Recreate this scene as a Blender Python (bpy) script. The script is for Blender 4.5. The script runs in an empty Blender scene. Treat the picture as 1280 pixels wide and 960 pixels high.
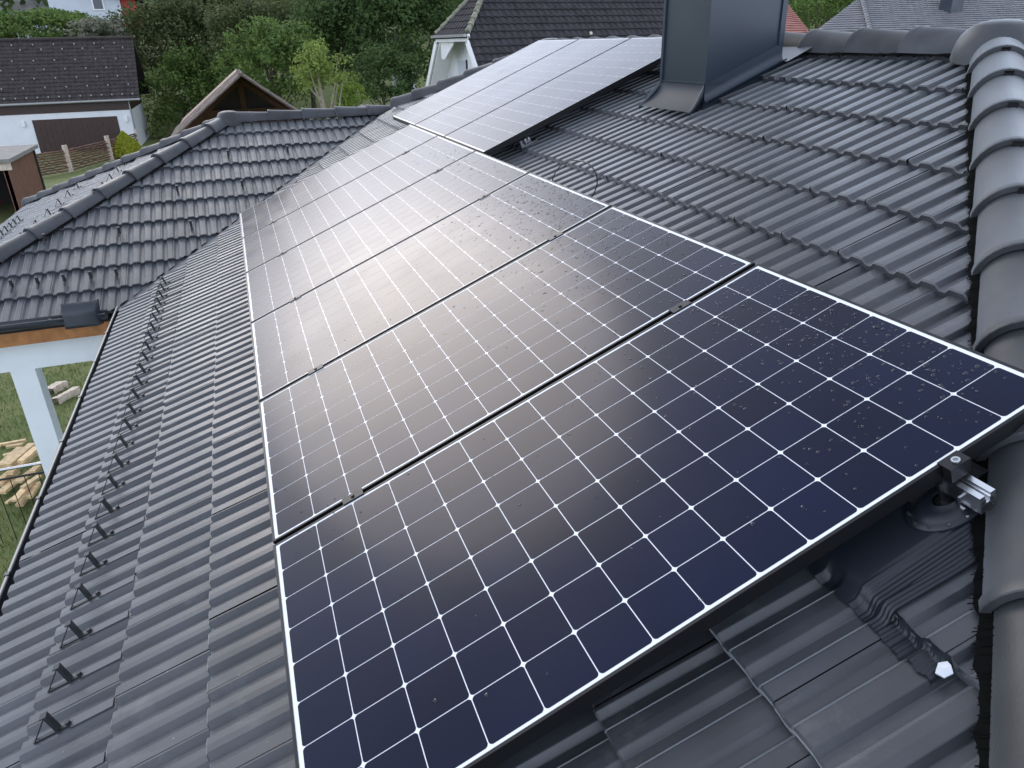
import bpy, bmesh, math, random
import numpy as np
from mathutils import Vector, Matrix
random.seed(7); RNG = np.random.default_rng(7)
SC = bpy.context.scene
COL = SC.collection
# ------------------------------------------------------------------ camera
CR = [[0.941127, -0.337231, -0.023588], [-0.162523, -0.390169, -0.906286], [0.296424, 0.856764, -0.422006]]
CC = Vector((0.10169, -0.94466, 1.38706)); FPX = 919.63
cd = bpy.data.cameras.new('camera'); cam = bpy.data.objects.new('camera', cd); COL.objects.link(cam)
cd.sensor_fit = 'HORIZONTAL'; cd.sensor_width = 36.0; cd.lens = FPX / 1280 * 36; cd.clip_start = 0.02; cd.clip_end = 2000
r0, r1, r2 = [Vector(v) for v in CR]
cam.matrix_world = Matrix(((r0.x, -r1.x, -r2.x, CC.x), (r0.y, -r1.y, -r2.y, CC.y), (r0.z, -r1.z, -r2.z, CC.z), (0, 0, 0, 1)))
SC.camera = cam
# ------------------------------------------------------------------ sky and sun
SUN_EL, SUN_AZ = math.radians(27), math.radians(-9.0)      # azimuth from +Y towards +X
W = bpy.data.worlds.new('World'); SC.world = W; W.use_nodes = True
wt = W.node_tree; wt.nodes.clear()
def wn(t, **k):
    n = wt.nodes.new(t)
    for a, b in k.items(): setattr(n, a, b)
    return n
sky = wn('ShaderNodeTexSky', sky_type='NISHITA', sun_disc=False, sun_elevation=SUN_EL, sun_rotation=SUN_AZ, altitude=500, air_density=1.4, dust_density=4.0, ozone_density=1.5)
geo = wn('ShaderNodeTexCoord')
noi = wn('ShaderNodeTexNoise'); noi.inputs['Scale'].default_value = 2.2; noi.inputs['Detail'].default_value = 6; noi.inputs['Roughness'].default_value = .55
mp = wn('ShaderNodeMapping'); mp.inputs['Scale'].default_value = (1, 1, 2.6)
wt.links.new(geo.outputs['Generated'], mp.inputs['Vector']); wt.links.new(mp.outputs['Vector'], noi.inputs['Vector'])
cr = wn('ShaderNodeValToRGB'); cr.color_ramp.elements[0].position = .38; cr.color_ramp.elements[0].color = (.80, .80, .80, 1)
cr.color_ramp.elements[1].position = .66; cr.color_ramp.elements[1].color = (.92, .92, .92, 1)
wt.links.new(noi.outputs['Fac'], cr.inputs['Fac'])
# cloud veil: brighter towards the hazy horizon, darker overhead
nv = wn('ShaderNodeVectorMath', operation='NORMALIZE'); wt.links.new(geo.outputs['Generated'], nv.inputs[0])
sp_ = wn('ShaderNodeSeparateXYZ'); wt.links.new(nv.outputs[0], sp_.inputs[0])
iv = wn('ShaderNodeMath', operation='SUBTRACT', use_clamp=True); iv.inputs[0].default_value = 1; wt.links.new(sp_.outputs['Z'], iv.inputs[1])
pe = wn('ShaderNodeMath', operation='POWER'); pe.inputs[1].default_value = 1.25; wt.links.new(iv.outputs[0], pe.inputs[0])
ma = wn('ShaderNodeMath', operation='MULTIPLY_ADD'); ma.inputs[1].default_value = 1.05; ma.inputs[2].default_value = .46; wt.links.new(pe.outputs[0], ma.inputs[0])
cl = wn('ShaderNodeVectorMath', operation='SCALE'); cl.inputs[0].default_value = (12.6, 14.2, 17.3); wt.links.new(ma.outputs[0], cl.inputs['Scale'])
mx = wn('ShaderNodeMixRGB'); wt.links.new(cl.outputs[0], mx.inputs['Color2'])
wt.links.new(cr.outputs['Color'], mx.inputs['Fac']); wt.links.new(sky.outputs['Color'], mx.inputs['Color1'])
# thin cloud glows round the veiled sun
dt = wn('ShaderNodeVectorMath', operation='DOT_PRODUCT'); wt.links.new(nv.outputs[0], dt.inputs[0])
dt.inputs[1].default_value = (math.sin(SUN_AZ) * math.cos(SUN_EL), math.cos(SUN_AZ) * math.cos(SUN_EL), math.sin(SUN_EL))
mxm = wn('ShaderNodeMath', operation='MAXIMUM'); mxm.inputs[1].default_value = 0; pw = wn('ShaderNodeMath', operation='POWER'); pw.inputs[1].default_value = 34; wt.links.new(dt.outputs['Value'], mxm.inputs[0]); wt.links.new(mxm.outputs[0], pw.inputs[0])
gw = wn('ShaderNodeVectorMath', operation='SCALE'); gw.inputs[0].default_value = (20, 16.9, 14.6); wt.links.new(pw.outputs[0], gw.inputs['Scale'])
ad = wn('ShaderNodeVectorMath', operation='ADD'); wt.links.new(mx.outputs['Color'], ad.inputs[0]); wt.links.new(gw.outputs[0], ad.inputs[1])
bg = wn('ShaderNodeBackground'); bg.inputs['Strength'].default_value = .10
wo = wn('ShaderNodeOutputWorld')
wt.links.new(ad.outputs[0], bg.inputs['Color']); wt.links.new(bg.outputs['Background'], wo.inputs['Surface'])
sl = bpy.data.lights.new('sun', 'SUN'); sl.energy = .5; sl.angle = math.radians(27); sl.color = (1, .91, .82)
so = bpy.data.objects.new('sun', sl); COL.objects.link(so)
sd = Vector((math.sin(SUN_AZ) * math.cos(SUN_EL), math.cos(SUN_AZ) * math.cos(SUN_EL), math.sin(SUN_EL)))
so.rotation_euler = sd.to_track_quat('Z', 'Y').to_euler(); so.location = (0, 60, 40)
SC.view_settings.view_transform = 'Standard'; SC.view_settings.look = 'None'; SC.view_settings.gamma = 1
SC.view_settings.exposure = 0.38; SC.view_settings.use_curve_mapping = False
SC.render.engine = 'CYCLES'; SC.cycles.use_denoising = True
SC.cycles.max_bounces = 8; SC.cycles.transparent_max_bounces = 16; SC.cycles.caustics_reflective = False; SC.cycles.caustics_refractive = False
# ------------------------------------------------------------------ helpers
TH = 0.392257; CT, ST, TT = math.cos(TH), math.sin(TH), math.tan(TH)
G = -4.7                                                   # ground level
HT = -0.12                                                 # tile crest level below the panel plane
Z0 = HT / CT                                               # main roof: z = x*TT + Z0
XR, YA, YB = 3.51, 1.845, 7.29                             # ridge x, its near and far end
HIPC = XR - YA; FARC = XR + YB                             # near hip x-y = HIPC ; far hip x+y = FARC
VY = 7.05                                                  # valley y = x + VY
WYR, WXA = 8.90, 0.04                                      # wing ridge y, wing apex x
def ray(u, v): return (r0 * ((u - 640) / FPX) + r1 * ((v - 480) / FPX) + r2)
def atY(u, v, y): d = ray(u, v); return CC + d * ((y - CC.y) / d.y)
def atZ(u, v, z): d = ray(u, v); return CC + d * ((z - CC.z) / d.z)
WORLD = {}
def own(o, parent=None, world=None):
    COL.objects.link(o); w = world or Matrix.Identity(4); WORLD[o.name] = w
    if parent is not None:
        o.parent = parent; o.matrix_parent_inverse = WORLD[parent.name].inverted()
    o.matrix_basis = w
    return o
def tag(o, label=None, cat=None, group=None, kind=None):
    if label: o['label'] = label
    if cat: o['category'] = cat
    if group: o['group'] = group
    if kind: o['kind'] = kind
    return o
def thing(name, label, cat, loc=(0, 0, 0), group=None, m=None):
    return tag(own(bpy.data.objects.new(name, None), None, m or Matrix.Translation(loc)), label, cat, group)
class MB:
    def __init__(s): s.v = []; s.f = []; s.sm = []
    def add(s, vs, fs, smooth=False):
        b = len(s.v); s.v += [tuple(q) for q in vs]; s.f += [tuple(i + b for i in f) for f in fs]; s.sm += [smooth] * len(fs); return s
    def box(s, a, b, M=None):
        (x0, y0, z0), (x1, y1, z1) = a, b
        vs = [(x0, y0, z0), (x1, y0, z0), (x1, y1, z0), (x0, y1, z0), (x0, y0, z1), (x1, y0, z1), (x1, y1, z1), (x0, y1, z1)]
        if M is not None: vs = [M @ Vector(q) for q in vs]
        return s.add(vs, [(0, 3, 2, 1), (4, 5, 6, 7), (0, 1, 5, 4), (1, 2, 6, 5), (2, 3, 7, 6), (3, 0, 4, 7)])
    def bar(s, p, q, w, h, up=(0, 0, 1)):
        p, q = Vector(p), Vector(q); d = (q - p); L = d.length; d.normalize(); r = d.cross(Vector(up)); r.normalize(); u = r.cross(d)
        M = Matrix(((d.x, r.x, u.x, p.x), (d.y, r.y, u.y, p.y), (d.z, r.z, u.z, p.z), (0, 0, 0, 1)))
        return s.box((0, -w / 2, -h / 2), (L, w / 2, h / 2), M)
    def tube(s, pts, r, n=8, cap=True, smooth=True):
        pts = [Vector(p) for p in pts]; rr = r if isinstance(r, (list, tuple)) else [r] * len(pts); vs = []; fs = []
        for i, p in enumerate(pts):
            d = (pts[min(i + 1, len(pts) - 1)] - pts[max(i - 1, 0)]).normalized()
            a = d.cross(Vector((0, 0, 1)) if abs(d.z) < .9 else Vector((1, 0, 0))).normalized(); b = d.cross(a)
            for k in range(n): t = 2 * math.pi * k / n; vs.append(p + (a * math.cos(t) + b * math.sin(t)) * rr[i])
        for i in range(len(pts) - 1):
            for k in range(n): k2 = (k + 1) % n; fs.append((i * n + k, i * n + k2, (i + 1) * n + k2, (i + 1) * n + k))
        s.add(vs, fs, smooth)
        if cap: s.add(vs[:n], [tuple(range(n))[::-1]]); s.add(vs[-n:], [tuple(range(n))])
        return s
    def grid(s, rows, smooth=True, flip=False):
        m = len(rows[0]); vs = [p for r in rows for p in r]; fs = []
        for i in range(len(rows) - 1):
            for k in range(m - 1):
                q = (i * m + k, i * m + k + 1, (i + 1) * m + k + 1, (i + 1) * m + k); fs.append(q[::-1] if flip else q)
        return s.add(vs, fs, smooth)
    def mesh(s, name, mat):
        me = bpy.data.meshes.new(name); me.from_pydata(s.v, [], s.f); me.polygons.foreach_set('use_smooth', s.sm)
        if mat: me.materials.append(MAT[mat])
        me.update(); return me
    def build(s, name, mat, parent=None, world=None): return own(bpy.data.objects.new(name, s.mesh(name, mat)), parent, world)
# ------------------------------------------------------------------ materials
MAT = {}
def mat(name, col, rough=.5, metal=0, spec=.5, var=0.0, scale=8, bump=0.0, bscale=60, coat=0, col2=None, rnd=0.0, rvar=0.0):
    m = bpy.data.materials.new(name); m.use_nodes = True; t = m.node_tree; p = t.nodes['Principled BSDF']
    p.inputs['Roughness'].default_value = rough; p.inputs['Metallic'].default_value = metal; p.inputs['Specular IOR Level'].default_value = spec
    p.inputs['Coat Weight'].default_value = coat; p.inputs['Base Color'].default_value = (*col, 1); MAT[name] = m
    N = t.nodes.new; L = t.links.new
    if var or bump or rnd or rvar:
        tc = N('ShaderNodeTexCoord'); ge = N('ShaderNodeNewGeometry')
    if var or rnd:
        n = N('ShaderNodeTexNoise'); n.inputs['Scale'].default_value = scale; n.inputs['Detail'].default_value = 5; L(ge.outputs['Position'], n.inputs['Vector'])
        r = N('ShaderNodeValToRGB'); c2 = col2 or tuple(min(1, c * (1 + var)) for c in col); c1 = tuple(c * (1 - var) for c in col) if not col2 else col
        r.color_ramp.elements[0].position = .32; r.color_ramp.elements[1].position = .68
        r.color_ramp.elements[0].color = (*c1, 1); r.color_ramp.elements[1].color = (*c2, 1); L(n.outputs['Fac'], r.inputs['Fac']); out = r.outputs['Color']
        if rnd:
            oi = N('ShaderNodeObjectInfo'); mr = N('ShaderNodeMapRange'); mr.inputs['To Min'].default_value = 1 - rnd; mr.inputs['To Max'].default_value = 1 + rnd
            L(oi.outputs['Random'], mr.inputs['Value']); mm = N('ShaderNodeVectorMath'); mm.operation = 'SCALE'; L(out, mm.inputs[0]); L(mr.outputs['Result'], mm.inputs['Scale']); out = mm.outputs['Vector']
        L(out, p.inputs['Base Color'])
    if rvar:
        n = N('ShaderNodeTexNoise'); n.inputs['Scale'].default_value = scale * .6; n.inputs['Detail'].default_value = 4; L(ge.outputs['Position'], n.inputs['Vector'])
        mr = N('ShaderNodeMapRange'); mr.inputs['From Min'].default_value = .3; mr.inputs['From Max'].default_value = .7; mr.inputs['To Min'].default_value = rough - rvar; mr.inputs['To Max'].default_value = rough + rvar
        L(n.outputs['Fac'], mr.inputs['Value']); L(mr.outputs['Result'], p.inputs['Roughness'])
    if bump:
        n = N('ShaderNodeTexNoise'); n.inputs['Scale'].default_value = bscale; n.inputs['Detail'].default_value = 4; L(ge.outputs['Position'], n.inputs['Vector'])
        b = N('ShaderNodeBump'); b.inputs['Strength'].default_value = bump; b.inputs['Distance'].default_value = .01; L(n.outputs['Fac'], b.inputs['Height']); L(b.outputs['Normal'], p.inputs['Normal'])
    return m
mat('tile', (.029, .031, .0375), .42, spec=.75, var=.25, scale=7, bump=.06, bscale=260, rnd=.2, rvar=.08)
# dust and lime stains on the tiles
t = MAT['tile'].node_tree; p = t.nodes['Principled BSDF']; ge = t.nodes.new('ShaderNodeNewGeometry')
n1 = t.nodes.new('ShaderNodeTexNoise'); n1.inputs['Scale'].default_value = 5; n1.inputs['Detail'].default_value = 9; n1.inputs['Roughness'].default_value = .72
mr = t.nodes.new('ShaderNodeMapRange'); mr.inputs['From Min'].default_value = .56; mr.inputs['From Max'].default_value = .80; mr.inputs['To Max'].default_value = .55
mxx = t.nodes.new('ShaderNodeMixRGB'); mxx.inputs['Color2'].default_value = (.14, .14, .14, 1)
old = p.inputs['Base Color'].links[0].from_socket
t.links.new(ge.outputs['Position'], n1.inputs['Vector']); t.links.new(n1.outputs['Fac'], mr.inputs['Value']); t.links.new(mr.outputs['Result'], mxx.inputs['Fac'])
t.links.new(old, mxx.inputs['Color1']); t.links.new(mxx.outputs['Color'], p.inputs['Base Color'])
mat('ridge', (.036, .038, .043), .56, spec=.5, var=.35, scale=5, bump=.07, bscale=170, rnd=.2, rvar=.1)
for nm, sw in (('tile', .75), ('ridge', .35)):              # dusty, fine-grained coating that brightens at grazing angles
    p = MAT[nm].node_tree.nodes['Principled BSDF']; p.inputs['Sheen Weight'].default_value = sw; p.inputs['Sheen Roughness'].default_value = .33; p.inputs['Sheen Tint'].default_value = (.90, .95, 1, 1)
mat('deck', (.012, .012, .013), .9)
mat('sheet', (.017, .026, .040), .33, var=.1, scale=3, spec=.5, rvar=.05)
mat('sheet_matte', (.022, .028, .038), .6, spec=.3, var=.1, scale=4); mat('sheet_light', (.07, .08, .095), .38, var=.1, scale=4)
mat('brush', (.005, .005, .005), 1, spec=.05)
mat('frame', (.018, .018, .02), .38, metal=.6)
mat('backsheet', (.74, .75, .78), .7, spec=.0)
mat('cell', (.0045, .007, .024), .6, var=.15, scale=2, rnd=.2, spec=.0)
mat('aluminium', (.72, .73, .75), .28, metal=1, bump=.02, bscale=300)
mat('black_metal', (.02, .02, .022), .4, metal=.5)
mat('steel', (.55, .56, .58), .3, metal=1)
mat('rubber', (.012, .015, .022), .42)
mat('cable', (.012, .012, .013), .45)
mat('paper', (.6, .62, .66), .45)
mat('fleck', (.34, .34, .33), .8); mat('guard', (.03, .033, .036), .4, metal=.3)
mat('strap', (.10, .10, .11), .4, metal=.4); mat('gutter', (.035, .04, .05), .4, metal=.3); mat('zinc', (.30, .30, .29), .5, metal=.5)
mat('plaster', (.72, .75, .77), .8, var=.04, scale=4, bump=.1, bscale=200); mat('wood_orange', (.36, .15, .045), .55, var=.25, scale=14)
mat('lumber', (.62, .45, .25), .7, var=.22, scale=12, rnd=.22, bump=.2, bscale=40); mat('bleached', (.55, .46, .38), .85, var=.2, scale=10, bump=.3, bscale=30)
mat('grass', (.09, .125, .03), .9, var=.4, scale=2.2, col2=(.15, .16, .05), bump=.5, bscale=30); mat('blade', (.12, .17, .035), .7, var=.35, scale=3)
mat('garage_roof', (.046, .039, .038), .85, spec=.2, var=.25, scale=3); mat('house_roof', (.042, .039, .043), .85, spec=.2, var=.22, scale=2.5)
mat('grey_roof', (.16, .16, .17), .6, var=.15, scale=2); mat('pink_roof', (.42, .2, .17), .7, var=.2, scale=2)
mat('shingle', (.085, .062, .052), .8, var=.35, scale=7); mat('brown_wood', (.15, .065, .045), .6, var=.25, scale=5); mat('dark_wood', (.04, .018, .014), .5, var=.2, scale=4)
mat('render_white', (.72, .73, .76), .85, var=.04, scale=1.5); mat('render_cream', (.66, .62, .55), .85, var=.05, scale=1.5); mat('white_paint', (.78, .78, .78), .5, var=.04, scale=3)
mat('hook', (.3, .3, .28), .6); mat('red_paint', (.5, .03, .03), .6); mat('grey_wall', (.5, .53, .58), .8, var=.05, scale=1); mat('window', (.03, .04, .05), .08); mat('wattle', (.16, .085, .06), .8, var=.4, scale=3)
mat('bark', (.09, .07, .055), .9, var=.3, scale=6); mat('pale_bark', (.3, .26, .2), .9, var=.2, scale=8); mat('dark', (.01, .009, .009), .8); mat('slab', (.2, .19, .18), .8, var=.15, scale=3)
mat('hill', (.045, .06, .022), .95, var=.4, scale=.3); mat('moss', (.2, .2, .15), .9, var=.4, scale=8)
def leafmat(name, c, c2, sc=1.2):
    m = mat(name, c, .6, var=.1, scale=sc, col2=c2, spec=.08); t = m.node_tree; p = t.nodes['Principled BSDF']; o = t.nodes['Material Output']
    tr = t.nodes.new('ShaderNodeBsdfTranslucent'); ms = t.nodes.new('ShaderNodeMixShader'); ms.inputs[0].default_value = .3
    s = p.inputs['Base Color'].links[0].from_socket; t.links.new(s, tr.inputs['Color']); t.links.new(p.outputs[0], ms.inputs[1]); t.links.new(tr.outputs[0], ms.inputs[2]); t.links.new(ms.outputs[0], o.inputs['Surface'])
leafmat('leaf_dark', (0.041, 0.073, 0.028), (0.094, 0.145, 0.046)); leafmat('leaf_mid', (0.066, 0.121, 0.035), (0.161, 0.226, 0.061)); leafmat('leaf_olive', (0.053, 0.072, 0.029), (0.120, 0.139, 0.058))
leafmat('leaf_yellow', (0.134, 0.192, 0.043), (0.259, 0.326, 0.086)); leafmat('leaf_bright', (0.113, 0.194, 0.038), (0.263, 0.355, 0.070)); leafmat('leaf_thuja', (0.255, 0.302, 0.032), (0.470, 0.470, 0.064), 3)
leafmat('leaf_grey', (0.113, 0.128, 0.094), (0.263, 0.258, 0.185))
def glassmat(name, ior, rough, tint=(1, 1, 1), bump=0.0):
    m = bpy.data.materials.new(name); m.use_nodes = True; t = m.node_tree; t.nodes.clear(); N = t.nodes.new
    o = N('ShaderNodeOutputMaterial'); ms = N('ShaderNodeMixShader'); fr = N('ShaderNodeFresnel'); fr.inputs['IOR'].default_value = ior
    tr = N('ShaderNodeBsdfTransparent'); tr.inputs['Color'].default_value = (*tint, 1); gl = N('ShaderNodeBsdfGlossy'); gl.inputs['Roughness'].default_value = rough
    t.links.new(fr.outputs[0], ms.inputs[0]); t.links.new(tr.outputs[0], ms.inputs[1]); t.links.new(gl.outputs[0], ms.inputs[2]); t.links.new(ms.outputs[0], o.inputs['Surface'])
    ge = N('ShaderNodeNewGeometry'); n = N('ShaderNodeTexNoise'); n.inputs['Scale'].default_value = 3.5; n.inputs['Detail'].default_value = 6; t.links.new(ge.outputs['Position'], n.inputs['Vector'])
    mr = N('ShaderNodeMapRange'); mr.inputs['From Min'].default_value = .3; mr.inputs['From Max'].default_value = .7; mr.inputs['To Min'].default_value = rough * .8; mr.inputs['To Max'].default_value = rough * 1.3
    t.links.new(n.outputs['Fac'], mr.inputs['Value']); t.links.new(mr.outputs['Result'], gl.inputs['Roughness'])
    MAT[name] = m
for nm in ('cell', 'backsheet'):                           # toughened glass front of the laminate
    t = MAT[nm].node_tree; p = t.nodes['Principled BSDF']; p.inputs['Coat Weight'].default_value = 1; p.inputs['Coat IOR'].default_value = 1.24; p.inputs['Coat Roughness'].default_value = .13
    ge = t.nodes.new('ShaderNodeNewGeometry'); n = t.nodes.new('ShaderNodeTexNoise'); n.inputs['Scale'].default_value = 3.5; n.inputs['Detail'].default_value = 6; t.links.new(ge.outputs['Position'], n.inputs['Vector'])
    mr = t.nodes.new('ShaderNodeMapRange'); mr.inputs['From Min'].default_value = .3; mr.inputs['From Max'].default_value = .7; mr.inputs['To Min'].default_value = .15; mr.inputs['To Max'].default_value = .21
    t.links.new(n.outputs['Fac'], mr.inputs['Value']); t.links.new(mr.outputs['Result'], p.inputs['Coat Roughness'])
glassmat('drop', 1.5, .05)
# ------------------------------------------------------------------ tiled planes
class Frame:
    """Roof plane: origin O, horizontal uphill direction d, pitch; local X uphill, Y along the eave, Z outward."""
    def __init__(s, O, d, pitch=TH):
        d = Vector(d).normalized(); z = Vector((0, 0, 1)); s.es = d * math.cos(pitch) + z * math.sin(pitch); s.n = z * math.cos(pitch) - d * math.sin(pitch); s.et = s.n.cross(s.es)
        a, b, c, o = s.es, s.et, s.n, Vector(O); s.M = Matrix(((a.x, b.x, c.x, o.x), (a.y, b.y, c.y, o.y), (a.z, b.z, c.z, o.z), (0, 0, 0, 1))); s.Mi = s.M.inverted()
    def p(s, x, y, h=0): return s.M @ Vector((x, y, h))
PAN = [(-.027, 0), (-.0245, -.06), (-.0125, -.92), (-.010, -1), (.010, -1), (.0125, -.92), (.0245, -.06), (.027, 0)]
def tile_bm(w=.3, ribs=3, gauge=.302, amp=.016, first=.065, lap=.05, lod=0, gap=.003, drop=.026):
    ys = [(gap / 2, None)]; pan = PAN if lod == 0 else [PAN[0], PAN[3], PAN[4], PAN[7]]
    rp = w / ribs; k = rp / .1
    for i in range(ribs):
        c = first * k + i * rp
        ys += [(c + a * k, b) for a, b in pan]
        ys.append((c + .5 * rp, .06))
    ys = [(a, 0 if b is None else b) for a, b in ys if a < w - gap] + [(w - gap / 2, 0)]
    ys.sort()
    rows_top = [(0, -.005), (.005, 0), (gauge + lap, -drop * (gauge + lap) / gauge)]
    bm = bmesh.new()
    def strip(rows, smooth=True):
        g = [[bm.verts.new((s, y, h + q * amp)) for y, q in ys] for s, h in rows]
        for i in range(len(g) - 1):
            for j in range(len(ys) - 1):
                f = bm.faces.new((g[i][j], g[i + 1][j], g[i + 1][j + 1], g[i][j + 1])); f.smooth = smooth
    strip(rows_top, False); strip([(.001, -.032), (0, -.005)], False)
    return bm
def clip(bm, planes):
    for (co, no) in planes:
        r = bmesh.ops.bisect_plane(bm, geom=bm.verts[:] + bm.edges[:] + bm.faces[:], dist=1e-5, plane_co=co, plane_no=no, clear_outer=True)
        if not bm.faces: return False
    return True
def tile_plane(fr, s0, n, t0, t1, planes, parent, individual, gauge=.302, w=.3, amp=.016, lod=0, shift=lambda k: .1 * (k % 2), mname='tile', stuff_name='tile_field', keep=lambda c: True, drop=.026, ribs=3):
    base = tile_bm(w, ribs, gauge, amp, lod=lod, drop=drop); bme = bpy.data.meshes.new('roof_tile'); base.to_mesh(bme); bme.materials.append(MAT[mname])
    corners = [(0, 0), (0, w), (gauge, 0), (gauge, w)]; rest = bmesh.new(); cnt = 0; jr = random.Random(3)
    for k in range(n):
        s = s0 + gauge * k
        m0 = math.floor((t0 - shift(k)) / w); m1 = math.ceil((t1 - shift(k)) / w)
        for m in range(m0, m1):
            t = m * w + shift(k); pts = [fr.p(s + a, t + b) for a, b in corners]
            d = [[(q - co).dot(no) for q in pts] for co, no in planes]
            if any(min(r) >= -.004 for r in d): continue
            cut = [pl for pl, r in zip(planes, d) if max(r) > 0]
            c = fr.p(s + gauge / 2, t + w / 2); jit = Matrix.Translation((jr.uniform(-.004, .004), 0, jr.uniform(-.0015, .002))) @ Matrix.Rotation(jr.uniform(-.004, .004), 4, 'Z') @ Matrix.Rotation(jr.uniform(-.003, .003), 4, 'Y')
            Mt = fr.M @ Matrix.Translation((s, t, 0)) @ jit
            ind = individual and keep(c)
            if not cut and ind:
                o = own(bpy.data.objects.new('roof_tile', bme), parent, Mt); cnt += 1; continue
            b = base.copy(); b.transform(Mt)
            if cut and not clip(b, cut): b.free(); continue
            if ind and cut:
                b.transform(Mt.inverted()); me = bpy.data.meshes.new('roof_tile'); b.to_mesh(me); me.materials.append(MAT[mname]); o = own(bpy.data.objects.new('roof_tile', me), parent, Mt); cnt += 1
                sm = o.modifiers.new('thickness', 'SOLIDIFY'); sm.thickness = .012; sm.offset = -1
            else:
                me = bpy.data.meshes.new('tmp'); b.to_mesh(me); rest.from_mesh(me); bpy.data.meshes.remove(me)
            b.free()
    if rest.faces:
        me = bpy.data.meshes.new(stuff_name); rest.to_mesh(me); me.materials.append(MAT[mname]); tag(own(bpy.data.objects.new(stuff_name, me), parent), kind='stuff')
    rest.free(); base.free(); return cnt
def vp(x, y, nx, ny): return (Vector((x, y, 0)), Vector((nx, ny, 0)).normalized())   # vertical clip plane, outward normal
def poly(name, pts, m, parent, thick=.02):
    pts = [Vector(q) for q in pts]; nn = (pts[1] - pts[0]).cross(pts[2] - pts[0]).normalized() * thick
    if nn.z < -1e-6: pts = pts[::-1]; nn = -nn
    k = len(pts); b = MB()
    b.add(pts + [q - nn for q in pts], [tuple(range(k)), tuple(range(2 * k - 1, k - 1, -1))] + [(i, i + k, (i + 1) % k + k, (i + 1) % k) for i in range(k)])
    return b.build(name, m, parent)
# ------------------------------------------------------------------ the house
house = thing('house', 'hip-roofed house with dark grey ribbed roof tiles under the solar panels', 'house', (1.5, 5, G))
FA = Frame((0, 0, 0), (1, 0, 0)); FA.M = FA.M @ Matrix.Translation((0, 0, HT)); FA.Mi = FA.M.inverted()
XE = -1.206 * CT - HT * ST                                  # eave x of the main roof
def za(x): return x * TT + Z0
XB = 2 * XR - XE; DK = .075
main_roof = poly('main_roof', [(XE + .04, XE + .04 - HIPC, za(XE + .04) - DK), (XR, YA, za(XR) - DK), (XR, YB, za(XR) - DK), (FARC - XE - VY and (FARC - VY) / 2, (FARC + VY) / 2, za((FARC - VY) / 2) - DK), (XE + .04, XE + .04 + VY, za(XE + .04) - DK)][::-1], 'deck', house)
vis = lambda c: (c.x < .02 or (c.x * CT + c.z * ST) > 1.7 or c.y < .15) and c.y > -1.6 and not (c.x > 1.9 and c.y > 4.4 and c.y < 6.9)
pA = [vp(XR - .06, 0, 1, 0), vp(XR, YA + .06, 1, -1), vp(XR, YB - .05, 1, 1), vp(.13, VY - .13, -1, 1)]
ntile = tile_plane(FA, -1.206, 17, -3, 9.6, pA, main_roof, True, keep=vis, shift=lambda k: .05 + .1 * (k % 2))
# wing
zw = lambda y: (y - VY) * TT + Z0
WYE = 5.86
wing_roof = poly('wing_roof', [(XE, XE + VY, zw(XE + VY) - DK), ((FARC - VY) / 2, WYR, zw(WYR) - DK), (WXA, WYR, zw(WYR) - DK), (WXA - (WYR - WYE), WYE, zw(WYE) - DK), (XE, WYE, zw(WYE) - DK)], 'deck', house)
FW = Frame((0, VY, Z0), (0, 1, 0))
pW = [vp(0, WYR - .06, 0, 1), vp(.01, VY - .01, 1, -1), vp(WXA, WYR - .06, -1, 1)]
SW0 = (WYE - VY) / CT
nt2 = tile_plane(FW, SW0, 10, -2.1, 3.3, pW, wing_roof, True, gauge=.328, shift=lambda k: .05 + .1 * (k % 2))
# wing end slope (facing -x), seen edge-on beyond its hip
ZR = zw(WYR); FE = Frame((WXA, WYR, ZR), (1, 0, 0))
end_slope = poly('wing_end_roof', [(WXA, WYR, ZR - DK), (WXA - 3.04, WYR + 3.04, ZR - 3.04 * TT - DK), (WXA - 3.04, WYR - 3.04, ZR - 3.04 * TT - DK)], 'deck', house)
tile_plane(FE, -3.28, 10, -3.2, 3.2, [vp(WXA - .06, WYR, 1, -1), vp(WXA - .06, WYR, 1, 1)], end_slope, False, gauge=.328, lod=1)
# wing far slope, main far hip slope, main near hip slope, main rear slope
FW2 = Frame((0, WYR + (WYR - VY), Z0), (0, -1, 0))
s3 = poly('wing_rear_roof', [(WXA, WYR, ZR - DK), (WXA + 3, WYR, ZR - DK), (WXA + 3, WYR + 3.04, ZR - 3.04 * TT - DK), (WXA - 3.04, WYR + 3.04, ZR - 3.04 * TT - DK)], 'deck', house)
zr = za(XR); D = XR - XE
s4 = poly('near_hip_roof', [(XR, YA, zr - DK), (XR - D, YA - D, zr - D * TT - DK), (XR + D, YA - D, zr - D * TT - DK)], 'deck', house)
FN = Frame((XR, YA, zr), (0, 1, 0))
tile_plane(FN, -1.206 - XR / CT + .06, 17, -5, 5, [vp(XR, YA - .06, -1, 1), vp(XR, YA - .06, 1, 1), vp(0, -2.7, 0, -1)], s4, False, lod=1)
s5 = poly('far_hip_roof', [(XR, YB, zr - DK), (XR + D, YB + D, zr - D * TT - DK), (XR - D, YB + D, zr - D * TT - DK)], 'deck', house)
s6 = poly('rear_roof', [(XR, YA, zr - DK), (XR + D, YA - D, zr - D * TT - DK), (XR + D, YB + D, zr - D * TT - DK), (XR, YB, zr - DK)], 'deck', house)
FR = Frame((XR, YA, zr), (-1, 0, 0))
tile_plane(FR, -1.24, 4, -YB, 3, [vp(XR + .06, 0, -1, 0), vp(XR, YA + .06, 1, -1) if 0 else vp(XR + .06, YA, -1, -1), vp(XR + .06, YB, -1, 1)], s6, False, lod=1)
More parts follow.
